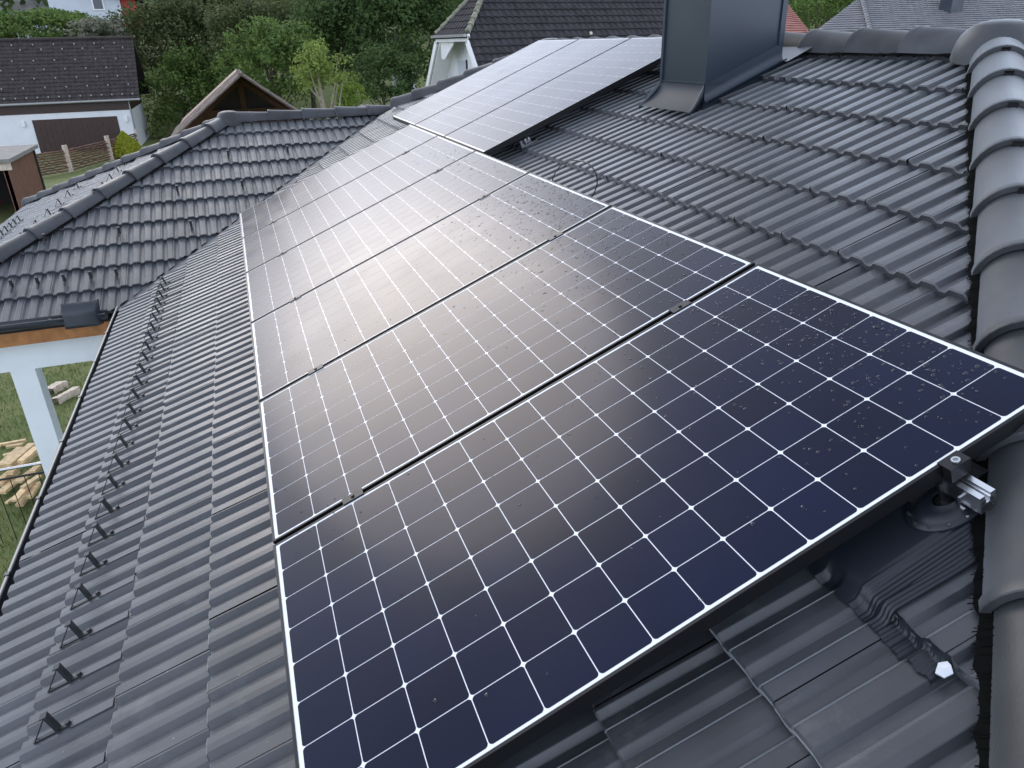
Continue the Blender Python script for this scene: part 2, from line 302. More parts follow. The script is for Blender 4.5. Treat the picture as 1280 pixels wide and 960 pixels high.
# ---- ridge and hip tiles
def barrel(L, r=.12, hgt=.085, taper=.86, n=16, wall=.014, sag=.035):
    """Half-round ridge tile: local X along the ridge, wide lipped nose at X=0, narrow head at X=L."""
    b = MB(); rows = []
    def ring(x, k, dz=0):
        out = []
        for i in range(n + 1):
            a = math.pi * i / n; c, s = math.cos(a), math.sin(a)
            y = r * k * math.copysign(abs(c) ** 1.05, c); z = (hgt + sag) * k * (s ** 1.0) - sag + dz
            out.append((x, y, z))
        return out
    rows = [ring(0, .90, -.002), ring(0, 1.03), ring(.003, 1.045), ring(.028, 1.045), ring(.036, 1.0), ring(L, taper)]
    b.grid(rows[:2], False); b.grid(rows[1:3], False); b.grid(rows[2:], True); return b
def along(p, d, up=(0, 0, 1)):
    d = Vector(d).normalized(); r = Vector(up).cross(d).normalized(); u = d.cross(r); p = Vector(p)
    return Matrix(((d.x, r.x, u.x, p.x), (d.y, r.y, u.y, p.y), (d.z, r.z, u.z, p.z), (0, 0, 0, 1)))
rt = barrel(.44).mesh('ridge_tile', 'ridge'); rts = barrel(.44, r=.105, hgt=.075).mesh('ridge_tile', 'ridge')
clipb = MB(); clipb.box((-.006, -.016, .076), (.035, .016, .083)); clipb.box((-.006, -.016, .05), (-.003, .016, .083))
for sy in (-.009, .009): clipb.tube([(.012, sy, .083), (.012, sy, .089)], .004, 6)
clipm = clipb.mesh('ridge_clip', 'black_metal')
def ridge_run(noses, d, parent, me=rt, clips=True, dz=.0, rise=.02):
    for i, p in enumerate(noses):
        dd = Vector(d).normalized(); M = along(Vector(p) + Vector((0, 0, dz)), dd) @ Matrix.Rotation(rise, 4, 'Y') @ Matrix.Rotation(random.uniform(-.01, .01), 4, 'X')
        o = own(bpy.data.objects.new('ridge_tile', me), parent, M)
        if clips: own(bpy.data.objects.new('ridge_clip', clipm), parent, M)
hd = Vector((1, 1, TT))
nx = [3.30, 3.10, 2.87, 2.63, 2.39, 2.15, 1.895, 1.62, 1.345, 1.07, .80, .53, .26, -.01, -.28, -.55, -.82]
ridge_run([(x, x - HIPC, za(x)) for x in nx], hd, main_roof)
ridge_run([(XR, y, zr) for y in (2.32, 2.71, 3.10, 3.49, 3.88, 4.27, 4.66, 5.05, 5.44, 5.83, 6.22, 6.61, 7.0)], (0, -1, 0), main_roof, clips=False)
ridge_run([(x, FARC - x, za(x)) for x in (3.28, 3.03, 2.76, 2.50, 2.24, 2.02)], (1, -1, TT), main_roof, clips=False)
ridge_run([(x, x + WYR - WXA, ZR - (WXA - x) * TT) for x in [-.20 - .278 * i for i in range(11)]], hd, wing_roof, me=rts, clips=False)
ridge_run([(x, 2 * WXA + WYR - x - WXA, ZR - (WXA - x) * TT) for x in [-.22 - .278 * i for i in range(11)]], (1, -1, TT), wing_roof, me=rts, clips=False)
ridge_run([(x, WYR, ZR) for x in (.10, .488, .884, 1.283, 1.677)], (1, 0, 0), wing_roof, me=rts, clips=False)
def apex(p, R, H, parent, name='ridge_cap'):
    b = MB(); rows = []
    for i in range(9):
        a = i / 8 * math.pi / 2; rr = R * math.cos(a) ** .75 if i < 8 else .001; z = H * math.sin(a) ** .9
        rows.append([(p[0] + rr * math.cos(2 * math.pi * k / 24), p[1] + rr * math.sin(2 * math.pi * k / 24), p[2] - .05 + z - .18 * rr * (abs(math.sin(2 * math.pi * k / 24 * 1.5)) if i < 5 else 0)) for k in range(25)])
    b.grid(rows, True, flip=False); b.build(name, 'ridge', parent)
apex((XR, YA, zr), .19, .155, main_roof); apex((XR, YB, zr), .19, .14, main_roof); apex((WXA, WYR, ZR), .17, .14, wing_roof)
# ---- brush strips beside the hips and along the ridges
def brush(name, p, q, inward, parent, n=420, out=.055, h0=.0, w0=.095, drop=.293):
    p, q = Vector(p), Vector(q); d = (q - p); L = d.length; d.normalize(); inw = Vector(inward).normalized(); b = MB(); rj = random.Random(5); up = Vector((0, 0, 1)); m = n // 3
    def e(x, k): w = w0 - .06 + (.06 + out * .62 + .004 * math.sin(x * 43) + .003 * math.sin(x * 97 + 1)) * k; return p + d * x + inw * w + up * (h0 + .012 * (1 - k) - drop * w + .004)
    b.grid([[e(L * i / m, k) for i in range(m + 1)] for k in (0, .35, .7, 1)], False)
    for i in range(n * 2):
        x = L * rj.random(); s = e(x, .2 + .3 * rj.random()) + up * .004; t = e(x + rj.uniform(-.012, .012), 1.0 + rj.uniform(-.12, .08)) + up * rj.uniform(-.006, .004); w = d * .0026
        b.add([s, s + w, t + w, t], [(0, 1, 2, 3)])
    return b.build(name, 'brush', parent)
def inw_drop(i): return 0
perp = Vector((-1, 1, 0)).normalized()
brush('brush_strip', (XR - .12, YA - .12, za(XR - .12)), (-.9, -.9 - HIPC, za(-.9)), perp, main_roof, n=900)
brush('brush_strip', (XR, YA, zr - .02), (XR, YB, zr - .02), (-1, 0, 0), main_roof, n=500, w0=.09, out=.06, drop=TT, h0=.02)
brush('brush_strip', (WXA, WYR, ZR), (WXA - 3, WYR - 3, ZR - 3 * TT), (1, -1, 0), wing_roof, n=500, w0=.085, out=.05)
brush('brush_strip', (WXA, WYR, ZR - .02), (1.9, WYR, ZR - .02), (0, -1, 0), wing_roof, n=300, w0=.07, out=.05, drop=TT, h0=.02)
brush('brush_strip', (WXA, WYR, ZR), (WXA - 3, WYR + 3, ZR - 3 * TT), (-1, -1, 0), wing_roof, n=400, w0=.085, out=.05)
# ---- valley flashing
b = MB(); rows = []
for i in range(13):
    x = XE - .10 + (2.02 - XE) * i / 12; cpt = Vector((x, x + VY, za(x) - .052))
    rows.append([Vector((x + k, x + VY - k, (za(x + k) - .036 + .06 * k) if k >= 0 else zw(x + VY - k) - .036 - .12 * min(.3, -k))) for k in (.155, .12, .07, .03, 0, -.03, -.10, -.25)])
b.grid(rows, False, flip=True); b.build('valley_flashing', 'sheet_light', house)
# ---- snow guards
gb = MB()
gb.box((.0, -.0065, -.001), (.115, .0065, .002))
for sy in (-.006, .006): gb.tube([(.004, sy, .0), (.072, sy, .066)], .0018, 5)
gb.box((.070, -.012, .0), (.080, .012, .070)); gb.box((.060, -.012, .066), (.070, .012, .070))
gb.tube([(.105, 0, .002), (.105, 0, .012)], .008, 8)
gst = MB().box((.112, -.017, -.006), (.24, .017, -.001)).mesh('guard_strap', 'strap')
gm = gb.mesh('snow_guard', 'guard')
def guard(fr, s, t, parent, h=-.001, strap=True):
    M = fr.M @ Matrix.Translation((s, t, h)) @ Matrix.Rotation(random.uniform(-.06, .06), 4, 'Z') @ Matrix.Rotation(.085, 4, 'Y')
    own(bpy.data.objects.new('snow_guard', gm), parent, M)
    if strap: own(bpy.data.objects.new('guard_strap', gst), parent, fr.M @ Matrix.Translation((s, t, .0015)) @ Matrix.Rotation(.085, 4, 'Y'))
for i in range(27):
    t = .765 + .2 * i
    if t < 5.95: guard(FA, -.86, t, main_roof)
for x in (-1.95, -1.75, -1.54, -1.33, -1.12): guard(FW, (6.27 - VY) / CT - .02, -x, wing_roof, strap=False)
for x, y in ((-1.74, 6.87), (-1.11, 6.87), (-.47, 6.87), (-.57, 7.48), (.07, 7.48), (-.03, 8.07), (.61, 8.08)): guard(FW, (y - VY) / CT - .02, -x, wing_roof, strap=False)
for i in range(16): guard(FE, -2.85, -2.6 + .2 * i + .1, end_slope, strap=False)
for i in range(6): guard(FE, -2.2, -1.9 + .6 * i, end_slope, strap=False); guard(FE, -1.55, -1.4 + .6 * i, end_slope, strap=False) if i < 5 else 0
# ---- chimney clad in sheet metal
x0, x1, y0, y1 = 2.74, 3.24, 3.07, 3.56
ch = MB().box((x0, y0, za(x0) - .1), (x1, y1, 3.0)).build('chimney', 'sheet', house)
zt = lambda x: za(x) + .02
for yy, sg in ((y0, -1), (y1, 1)):                      # side skirts with a bell-cast foot and a standing lip
    rows = []; sk = MB()
    for x in [x0 - .004 + (x1 - x0 + .02) * i / 8 for i in range(9)]:
        rows.append([(x, yy + sg * .006, zt(x) + .11), (x, yy + sg * .008, zt(x) + .065), (x, yy + sg * .012, zt(x) + .030), (x, yy + sg * .022, zt(x) + .012), (x, yy + sg * .055, zt(x) + .006), (x, yy + sg * .057, zt(x) + .022)])
    sk.grid(rows, True, flip=(sg > 0)); sk.build('skirt', 'sheet', ch)
apr = MB(); rows = []; fin = [[], []]
for i in range(13):
    q = i / 12; a = q * 1.0; xx = x0 - .006 - .12 * (q ** 2.2); zz = (zt(x0) + .105) * (1 - q) ** 1.6 + (zt(xx) + .014) * (1 - (1 - q) ** 1.6)
    zz = max(zz, zt(xx) + .012); rows.append([(xx, y, zz) for y in np.linspace(y0 - .05 * q, y1 + .05 * q, 7)])
    for k, yy in enumerate((y0 - .008 - .05 * q, y1 + .008 + .05 * q)): fin[k].append([(xx - .002, yy, zz - .02), (xx - .004 - .015 * math.sin(math.pi * min(q * 1.1, 1)), yy, zz + .016 * math.sin(math.pi * min(1, q * .98)) + .003)])
apr.grid(rows, True, flip=True); apr.build('apron', 'sheet_matte', ch)
for k in (0, 1): fb = MB(); fb.grid(fin[k], True); o = fb.build('apron_upstand', 'sheet', ch); sm = o.modifiers.new('thickness', 'SOLIDIFY'); sm.thickness = .004
bk = MB(); bk.add([(x1 - .01, y0 - .1, zt(x1) + .012), (x1 + .16, y0 - .1, zt(x1 + .16) + .02), (x1 + .16, y1 + .1, zt(x1 + .16) + .02), (x1 - .01, y1 + .1, zt(x1) + .012)], [(0, 1, 2, 3)]); bk.build('back_flashing', 'sheet_light', ch)
sm_ = MB()
for z in (zt(x0) + .108,): sm_.box((x0 - .009, y0 - .009, z), (x1 + .004, y0 + .002, z + .006)); sm_.box((x0 - .0095, y0 + .0021, z), (x0 + .002, y1 + .009, z + .006))
sm_.box((x0 - .012, y1 - .012, za(x0) + .12), (x0 + .02, y1 + .014, 3.0)); sm_.box((x1 - .02, y0 - .012, za(x1) + .12), (x1 + .014, y0 + .012, 3.0)); sm_.build('seam', 'sheet', ch)
# ---- gutters, fascia, beam, column, walls
def gutter(name, p, q, out, r=.062, m='gutter', rim='zinc'):
    p, q, out = Vector(p), Vector(q), Vector(out); b = MB(); rows = []
    for e in (p, q): rows.append([e + out * (r * (1 - math.cos(a))) - Vector((0, 0, r * math.sin(a))) for a in [math.pi * i / 10 for i in range(11)]])
    b.grid(rows, True); o = b.build(name, m, house); s = o.modifiers.new('thickness', 'SOLIDIFY'); s.thickness = .003
    MB().tube([p + out * 2 * r, q + out * 2 * r], .008, 8).build('gutter_rim', rim, o)
    return o
gz = za(XE) - .035
g1 = gutter('gutter', (XE + .072, -2.5, gz - .012), (XE + .072, XE + VY + .06, gz - .012), (-1, 0, 0))
for y in np.arange(-2.2, 5.8, .62): MB().box((XE - .062, y - .012, gz - .024), (XE - .044, y + .012, gz - .001)).build('gutter_bracket', 'gutter', g1)
g2 = gutter('gutter', (WXA - 3.1, WYE, gz), (XE - .12, WYE, gz), (0, -1, 0), rim='gutter')
for x in np.arange(-2.8, -1.3, .6): MB().box((x - .012, WYE - .13, gz - .012), (x + .012, WYE - .115, gz + .012)).build('gutter_bracket', 'gutter', g2)
# splash guard standing in the valley gutter corner
b = MB(); rows = []
for i in range(9):
    a = i / 8; z = gz - .085 + .20 * a; y = WYE - .150 + .012 * a + (.05 * max(0, a - .7) / .3) ** 1
    rows.append([(x, y, z) for x in (-1.50, -1.49, -1.40, -1.26)] + [(-1.235, y + .02, z), (-1.225, y + .07, z - .01)])
b.grid(rows, True); o = b.build('splash_guard', 'gutter', house); s = o.modifiers.new('thickness', 'SOLIDIFY'); s.thickness = .004
MB().box((WXA - 3.0, WYE + .075, -.852), (XE + .12, WYE + .10, gz - .03)).build('fascia', 'wood_orange', house)
MB().box((WXA - 2.6, 6.12, -1.14), (XE + .3, 6.36, -.90)).build('beam', 'plaster', house)
MB().box((-2.115, 6.123, G), (-1.925, 6.32, -1.14)).build('column', 'plaster', house)
MB().box((-.55, -2.0, G), (-.30, 9.0, -.62)).build('wall', 'plaster', house)
MB().box((-.30, -2.2, G), (7.2, -1.9, -.62)).build('wall', 'plaster', house)
MB().box((XE + .13, -2.4, gz - .10), (XE + .155, 5.9, gz - .0)).build('fascia', 'wood_orange', house)
MB().box((XE + .155, -2.3, -.80), (-.28, 5.96, -.77)).build('soffit', 'wood_orange', house)
# ------------------------------------------------------------------ solar panels
PL, PW, PG, CP = 1.812, 1.046, .02, .1268
FP = Frame((0, 0, 0), (1, 0, 0))
fm = MB(); lip = .0078
def ring_boxes(b, L, Wd, w, z0, z1):
    b.box((0, 0, z0), (L, w, z1)); b.box((0, Wd - w, z0), (L, Wd, z1)); b.box((0, w, z0), (w, Wd - w, z1)); b.box((L - w, w, z0), (L, Wd - w, z1))
ring_boxes(fm, PL, PW, lip, -.04, 0); frame_me = fm.mesh('frame', 'frame')
back_me = MB().box((lip, lip, -.0062), (PL - lip, PW - lip, -.0016)).mesh('glass_laminate', 'backsheet')
hc, cf = .0622, .0072
oct_ = [(hc - cf, -hc), (hc - cf * .35, -hc + cf * .35), (hc, -hc + cf), (hc, hc - cf), (hc - cf * .35, hc - cf * .35), (hc - cf, hc), (-hc + cf, hc), (-hc + cf * .35, hc - cf * .35), (-hc, hc - cf), (-hc, -hc + cf), (-hc + cf * .35, -hc + cf * .35), (-hc + cf, -hc)]
cell_me = MB().add([(a, b, 0) for a, b in oct_], [tuple(range(12))]).mesh('solar_cell', 'cell')
s_m, t_m = (PL - 14 * CP) / 2, (PW - 8 * CP) / 2
def panel(s, t, label, single, h=0):
    M = FP.M @ Matrix.Translation((s, t, h)); th = thing('solar_panel', label, 'solar panel', m=M, group='solar panels on the roof')
    for nm, me in (('frame', frame_me), ('glass_laminate', back_me)): own(bpy.data.objects.new(nm, me), th, M)
    gm_ = MB()
    for i in range(14):
        for j in range(8):
            q = (s_m + CP * (i + .5), t_m + CP * (j + .5), -.0012)
            if single: own(bpy.data.objects.new('solar_cell', cell_me), th, M @ Matrix.Translation(q))
            else: gm_.add([(a + q[0], b + q[1], q[2]) for a, b in oct_], [tuple(range(12))])
    if not single: tag(gm_.build('solar_cells', 'cell', th, M), kind='stuff') if 0 else tag(own(bpy.data.objects.new('solar_cell_grid', gm_.mesh('solar_cell_grid', 'cell')), th, M), kind='stuff')
    return th
ordn = ['first', 'second', 'third', 'fourth', 'fifth', 'sixth']
extra = ['dark navy, beside the hip', 'half in glare', 'beside the cable loop', 'pale, where the upper row starts', 'pale, below the upper row', 'last before the valley']
for k in range(6):
    panel(0, k * (PW + PG), f'{ordn[k]} solar panel from the rail end, lower row, {extra[k]}', k < 4)
US, UT = 1.8166, 4.0865
for k, tx in enumerate(('near the chimney, its dark side showing', 'in the middle of the three', 'beside the far hip tiles')):
    panel(US, UT + k * (PW + PG), f'pale mirroring solar panel of the upper row {tx}', False, .006)
# ---- mounting rails with clamps
def rail(s, ta, tb, label, clamps, ends):
    M = FP.M; b = MB(); w = .04
    th = thing('mounting_rail', label, 'rail', m=M @ Matrix.Translation((s, ta, -.085)))
    for a, c in ((-.020, -.007), (.007, .020)):
        b.box((s + a, ta, -.056), (s + c, tb, -.0405)); b.box((s + a if a < 0 else s + c - .004, ta, -.082), ((s + a + .004) if a < 0 else s + c, tb, -.056))
    b.box((s - .016, ta, -.066), (s + .016, tb, -.062)); b.box((s - .020, ta, -.0855), (s + .020, tb, -.0822)); b.box((s - .007, ta, -.062), (s - .0045, tb, -.05)); b.box((s + .0045, ta, -.062), (s + .007, tb, -.05))
    own(bpy.data.objects.new('rail_profile', b.mesh('rail_profile', 'aluminium')), th, M)
    for t in clamps:
        c = MB(); c.box((s - .035, t - .017, .0005), (s + .035, t + .017, .0045)); c.box((s - .034, t - .0085, -.03), (s + .034, t + .0085, .0005)); c.tube([(s, t, .0045), (s, t, .009)], .006, 8)
        own(bpy.data.objects.new('mid_clamp', c.mesh('mid_clamp', 'black_metal')), th, M)
    for t in ends:
        c = MB(); c.box((s - .026, t - .026, -.0015), (s + .026, t + .008, .0040)); c.box((s - .025, t - .0255, -.034), (s + .025, t - .003, -.0016)); o = own(bpy.data.objects.new('end_clamp', c.mesh('end_clamp', 'black_metal')), th, M)
        c = MB(); n = 16
        for r1_, r2_, z1_, z2_ in ((.009, .009, .0045, .010), (.009, .005, .010, .010), (.005, .005, .010, .004), (.005, .001, .004, .004)):
            c.grid([[(s + r1_ * math.cos(2 * math.pi * k / n), t - .014 + r1_ * math.sin(2 * math.pi * k / n), z1_) for k in range(n + 1)], [(s + r2_ * math.cos(2 * math.pi * k / n), t - .014 + r2_ * math.sin(2 * math.pi * k / n), z2_) for k in range(n + 1)]], True, flip=True)
        own(bpy.data.objects.new('bolt', c.mesh('bolt', 'steel')), o, M)
    # roof hooks under the rail
    for t in np.arange(ta + .12, tb, 1.2):
        c = MB(); c.box((s - .03, t - .03, -.105), (s + .03, t - .024, -.06)); c.box((s - .03, t - .03, -.112), (s + .10, t + .03, -.106)); own(bpy.data.objects.new('roof_hook', c.mesh('roof_hook', 'steel')), th, M)
gaps = [k * (PW + PG) - PG / 2 for k in range(1, 6)]
rail(.28, -.02, 6.42, 'lower aluminium mounting rail hidden under the long lower row of panels', gaps, [])
rail(1.505, -.085, 6.42, 'aluminium mounting rail with slotted bare end poking out beside the hip tiles', gaps, [0])
ug = [UT + k * (PW + PG) - PG / 2 for k in (1, 2)]
rail(US + .315, UT - .035, UT + 3.3, 'aluminium rail with short end showing under the upper row near the black cable loop', ug, [])
rail(US + 1.565, UT - .02, UT + 3.3, 'aluminium rail under the top edge of the upper panel row beside the chimney', ug, [])
# ---- collar flashing under the rail end
th = thing('roof_penetration_flashing', 'dark pleated flexible flashing with riveted round collar below the rail end', 'flashing', m=FP.M @ Matrix.Translation((1.35, -.05, HT)))
b = MB(); rows = []; rj = random.Random(2)
def tile_h(s, t, lift=.006):
    k = math.floor((s + 1.206) / .302); u = s + 1.206 - k * .302; h = HT - .026 * u / .302
    tt = (t - .015 + .05) % .1 - .05
    h += -.016 if abs(tt) < .010 else (-.016 * (1 - (abs(tt) - .010) / .016) if abs(tt) < .026 else 0)
    return h + lift
nS, nT = 40, 110
for i in range(nS + 1):
    row = []
    for j in range(nT + 1):
        t = .10 - .235 * j / nT; s = 1.166 + .41 * i / nS + .003 * math.sin(j * .17) * (1 - i / nS)
        flat = max(0, min(1, (t + .075) / .03)); pl_ = .0016 * math.sin(t * 2 * math.pi / .0095 + .5 * math.sin(s * 7)) * (1 - flat)
        top = max(tile_h(max(s, 1.2121), t, .010), HT - .004) * (1 - flat) + flat * (HT + .008); low = tile_h(s, t, .006) if s < 1.2115 else top
        a = max(0, min(1, (s - 1.186) / .026)); a = a * a * (3 - 2 * a); row.append(FP.p(s, t, low * (1 - a) + top * a + pl_ if s < 1.2115 else top + pl_))
    rows.append(row)
b.grid(rows, True); b.build('flashing_plate', 'rubber', th)
b = MB(); rows = []
for i in range(9):
    rows.append([FP.p(1.160 + .05 * i / 8 + .003 * math.sin(j * .3), t, tile_h(1.160 + .05 * i / 8, t, .005) + .0014 * math.sin(t * 2 * math.pi / .0095)) for j, t in enumerate(np.linspace(-.128, -.272, 76))])
b.grid(rows, True); b.build('pleated_strip', 'rubber', th)
b = MB(); n = 28; cs, ct_ = 1.475, -.005
prof = [(.072, .008), (.072, .014), (.060, .015), (.056, .020), (.048, .026), (.036, .024), (.022, .030)]
prof = [(r, h + HT) for r, h in prof]
b.grid([[FP.p(cs + r * 1.25 * math.cos(2 * math.pi * k / n), ct_ + r * .85 * math.sin(2 * math.pi * k / n), h) for k in range(n + 1)] for r, h in prof], True, flip=True); col = b.build('collar', 'rubber', th)
b = MB()
for k in range(12):
    a = 2 * math.pi * k / 12; q = Vector((cs + .066 * 1.25 * math.cos(a), ct_ + .066 * .85 * math.sin(a), HT + .014)); b.tube([FP.M @ q, FP.M @ (q + Vector((0, 0, .005)))], .0035, 7)
b.build('rivet', 'steel', col)
b = MB(); b.tube([FP.p(cs, ct_, HT - .01), FP.p(cs, ct_, -.10)], .02, 14); b.build('stanchion', 'black_metal', th)
b = MB(); b.box((1.475, -.045, -.105), (1.535, -.040, -.06), FP.M); b.box((1.47, -.045, -.108), (1.53, .03, -.1055), FP.M); b.build('rail_bracket', 'steel', th)
MB().tube([FP.p(1.478, -.045, -.092), FP.p(1.478, -.053, -.092)], .005, 8).build('bracket_bolt', 'steel', th)
# ---- cable loop, scrap
def on_s(u, v, s0): d = ray(u, v); return CC + d * ((s0 - CC.dot(FA.es)) / d.dot(FA.es))
cp = [on_s(u, v, 1.90) for u, v in ((690, 236), (691, 224), (695, 214), (702, 206), (712, 201.5), (722, 200.5), (732, 203), (740, 209), (745, 217), (746.5, 227), (744, 238), (738, 250))]
pts = []
for i in range(len(cp) - 1):
    a_, b_, c_, d_ = cp[max(i - 1, 0)], cp[i], cp[i + 1], cp[min(i + 2, len(cp) - 1)]
    for q in (0, .33, .66): pts.append(.5 * (2 * b_ + (c_ - a_) * q + (2 * a_ - 5 * b_ + 4 * c_ - d_) * q * q + (3 * b_ - a_ - 3 * c_ + d_) * q ** 3))
pts = [cp[0] - FA.es * .12 - FA.n * .03] + pts + [cp[-1] - FA.es * .12 - FA.n * .03]
tag(MB().tube(pts, .003, 6).build('cable', 'cable'), 'thin black cable looping out above the panel edge onto the tiles', 'cable')
sp = [FP.p(s, t, HT - .006 + dz * .45) for s, t, dz in ((1.176, -.263, -.010), (1.193, -.254, .0), (1.206, -.262, .006), (1.203, -.273, .014), (1.196, -.284, .004), (1.180, -.279, -.008), (1.189, -.269, .008))]
b = MB(); k5 = len(sp); tr_ = [(0, 1, 6), (1, 2, 3, 6), (3, 4, 6), (4, 5, 6), (5, 0, 6)]; b.add(sp + [q - FA.n * .003 for q in sp], tr_ + [tuple(x + k5 for x in f[::-1]) for f in tr_] + [(i, i + k5, (i + 1) % 6 + k5, (i + 1) % 6) for i in range(6)])
tag(b.build('foil_scrap', 'paper'), 'small white scrap of foil lying on tiles below the pleated flashing', 'scrap')
# ---- water droplets
b = MB(); rj = random.Random(11)
def drops(n, fs, ft, h=0):
    for _ in range(n):
        s, t = fs(), ft(); k = math.floor(t / (PW + PG)); lt = t - k * (PW + PG)
        if not (.02 < lt < PW - .02 and .02 < s < PL - .02): continue
        r = rj.choice((.0018, .0024, .003, .0038, .0046)) * rj.uniform(.8, 1.2); m = 8; rows = []
        el = rj.uniform(1, 1.35)
        for i in range(4):
            a = i / 3 * math.pi / 2; rr = r * math.cos(a) if i < 3 else r * .05
            rows.append([FP.p(s + rr * el * math.cos(2 * math.pi * q / m), t + rr * math.sin(2 * math.pi * q / m), -.0011 + r * .55 * math.sin(a)) for q in range(m + 1)])
        b.grid(rows, True)
U = rj.uniform
drops(420, lambda: 1.79 - abs(rj.gauss(0, .2)), lambda: U(.1, 1.04)); drops(110, lambda: 1.79 - abs(rj.gauss(0, .6)), lambda: U(.02, 1.04))
drops(420, lambda: 1.79 - abs(rj.gauss(0, .3)), lambda: U(1.07, 2.1)); drops(500, lambda: 1.79 - abs(rj.gauss(0, .26)), lambda: U(2.14, 3.1)); drops(160, lambda: 1.79 - abs(rj.gauss(0, .2)), lambda: U(3.2, 5.2))
tag(b.build('water_droplets', 'drop'), 'fine rain droplets beaded along the upper edges of the lower panel row', 'droplets', kind='stuff')
b = MB()
for (sa, sb, ta, tb, n) in ((.02, .35, .85, 1.04, 12), (.02, .3, 1.08, 1.5, 7), (.3, 1.2, 1.1, 3, 10), (.2, 1.2, .1, 1, 14)):
    for _ in range(n):
        s, t, a, l = U(sa, sb), U(ta, tb), U(0, 3.1), U(.002, .006); c, d = math.cos(a) * l, math.sin(a) * l
        b.add([FP.p(s - c, t - d, -.0006), FP.p(s + d * .3, t - c * .3, -.0002), FP.p(s + c, t + d, -.0006), FP.p(s - d * .3, t + c * .3, -.0003)], [(0, 1, 2, 3)])
tag(b.build('dirt_specks', 'dark'), 'tiny dark dirt specks stuck on the panel glass', 'dirt', kind='stuff')
# ---- pale flecks (bird lime, mortar crumbs) on the tiles
b = MB(); n_ = 0
while n_ < 60:
    s, t = (U(-1.1, -.05), U(.4, 5)) if n_ % 2 else (U(1.9, 3.4), U(.9, 3.6)) if n_ % 4 else (U(-1.1, -.05), U(.4, 3))
    if (t - .015 + .05) % .1 - .05 < .03 and abs((t - .015 + .05) % .1 - .05) < .03: continue
    x = s * CT; h = tile_h(s, t, .0015); k_ = rj.randint(5, 8); r_ = U(.0015, .0038); el = U(.5, 1)
    b.add([FP.p(s + r_ * math.cos(6.283 * q / k_) * U(.6, 1.2), t + r_ * el * math.sin(6.283 * q / k_) * U(.6, 1.2), h) for q in range(k_)], [tuple(range(k_))]); n_ += 1
tag(b.build('lime_flecks', 'fleck'), 'small pale flecks of lime scattered over the dark roof tiles', 'flecks', kind='stuff')
# ------------------------------------------------------------------ ground, hill
def gz_at(x, y):
    q = max(0, y - 66); return G + (.21 * q if q < 120 else .21 * 120 + .1 * (q - 120)) + .05 * math.sin(x * .4) * math.sin(y * .37) * (1 if y > 16 else 0)
b = MB(); ys = list(np.linspace(-30, 66, 33)) + list(np.linspace(72, 400, 22)); xs = np.linspace(-220, 320, 73)
b.grid([[(x, y, gz_at(x, y)) for x in xs] for y in ys], True, flip=True); tag(b.build('lawn', 'grass'), kind='structure')
b = MB(); v = []
for _ in range(26000):
    x, y = U(-6.2, -2.0), U(4, 17); h = U(.03, .10); a = U(0, 6.3); w = .006; lx, ly = U(-.04, .04), U(-.04, .04)
    b.add([(x - w * math.cos(a), y - w * math.sin(a), G), (x + w * math.cos(a), y + w * math.sin(a), G), (x + lx, y + ly, G + h)], [(0, 1, 2)])
tag(b.build('grass', 'blade'), 'short rough lawn grass below the eave', 'grass', kind='stuff')
# ---- lumber pile (pixel pairs give a direction on the ground, stacked layers give the height)
pl = [(0, 583, 26, 561, .30, .12), (9, 582, 40, 554, .34, .12), (26, 577, 47, 560, .40, .11), (12, 592, 44, 566, .26, .10), (30, 579, 48, 566, .20, .09), (0, 600, 18, 587, .20, .10), (8, 596, 26, 580, .14, .1), (22, 603, 46, 583, .24, .13), (18, 626, 40, 600, .22, .10), (36, 622, 47, 604, .16, .09),
      (0, 607, 22, 591, .12, .1), (2, 616, 24, 598, .10, .12), (0, 556, 33, 552, .05, .06), (8, 559, 29, 556, .08, .06), (8, 629, 30, 612, .05, .05), (28, 610, 50, 596, .30, .08), (14, 573, 24, 563, .16, .08), (4, 570, 18, 566, .10, .08), (24, 632, 38, 612, .10, .1), (40, 590, 52, 578, .30, .09)]
why = ['long pale', 'broad pale', 'short blunt', 'narrow shadowed', 'cut square']
for i, (u1, v1, u2, v2, hh, w) in enumerate(pl):
    p, q = atZ(u1, v1, G + hh), atZ(u2, v2, G + hh); c = (p + q) / 2; q.z += U(-.03, .03)
    o = MB().bar(p - c, q - c, w, U(.03, .05)).build('lumber_board', 'lumber', None, Matrix.Translation(c)); tag(o, 'sawn softwood board in the untidy lumber pile on the lawn', 'board', 'boards in the lumber pile')
for i, (u1, v1, u2, v2, w, lab) in enumerate(((60, 488, 78, 478, .28, 'ragged pale slab of bleached wood lying on grass behind the column'), (69, 500, 96, 485, .20, 'long split bleached plank on grass beside the gutter'))):
    p, q = atZ(u1, v1, G + .1), atZ(u2, v2, G + .1); c = (p + q) / 2; d = (q - p); L = d.length; d.normalize(); r = d.cross(Vector((0, 0, 1))); b = MB(); top = []; m = 10
    e1 = [U(.6, 1) for _ in range(m)]; e2 = [U(.6, 1) for _ in range(m)]
    rows = [[(d * (L * (k / (m - 1) - .5)) + r * (w / 2 * s * e) + Vector((0, 0, z))) for k, (s, e) in enumerate(zip([sg] * m, ee))] for sg, ee, z in ((-1, e1, -.09), (-1, e1, .02), (1, e2, .05), (1, e2, -.09))]
    b.grid(rows, False); tag(b.build('bleached_slab', 'bleached', None, Matrix.Translation(c)), lab, 'slab')
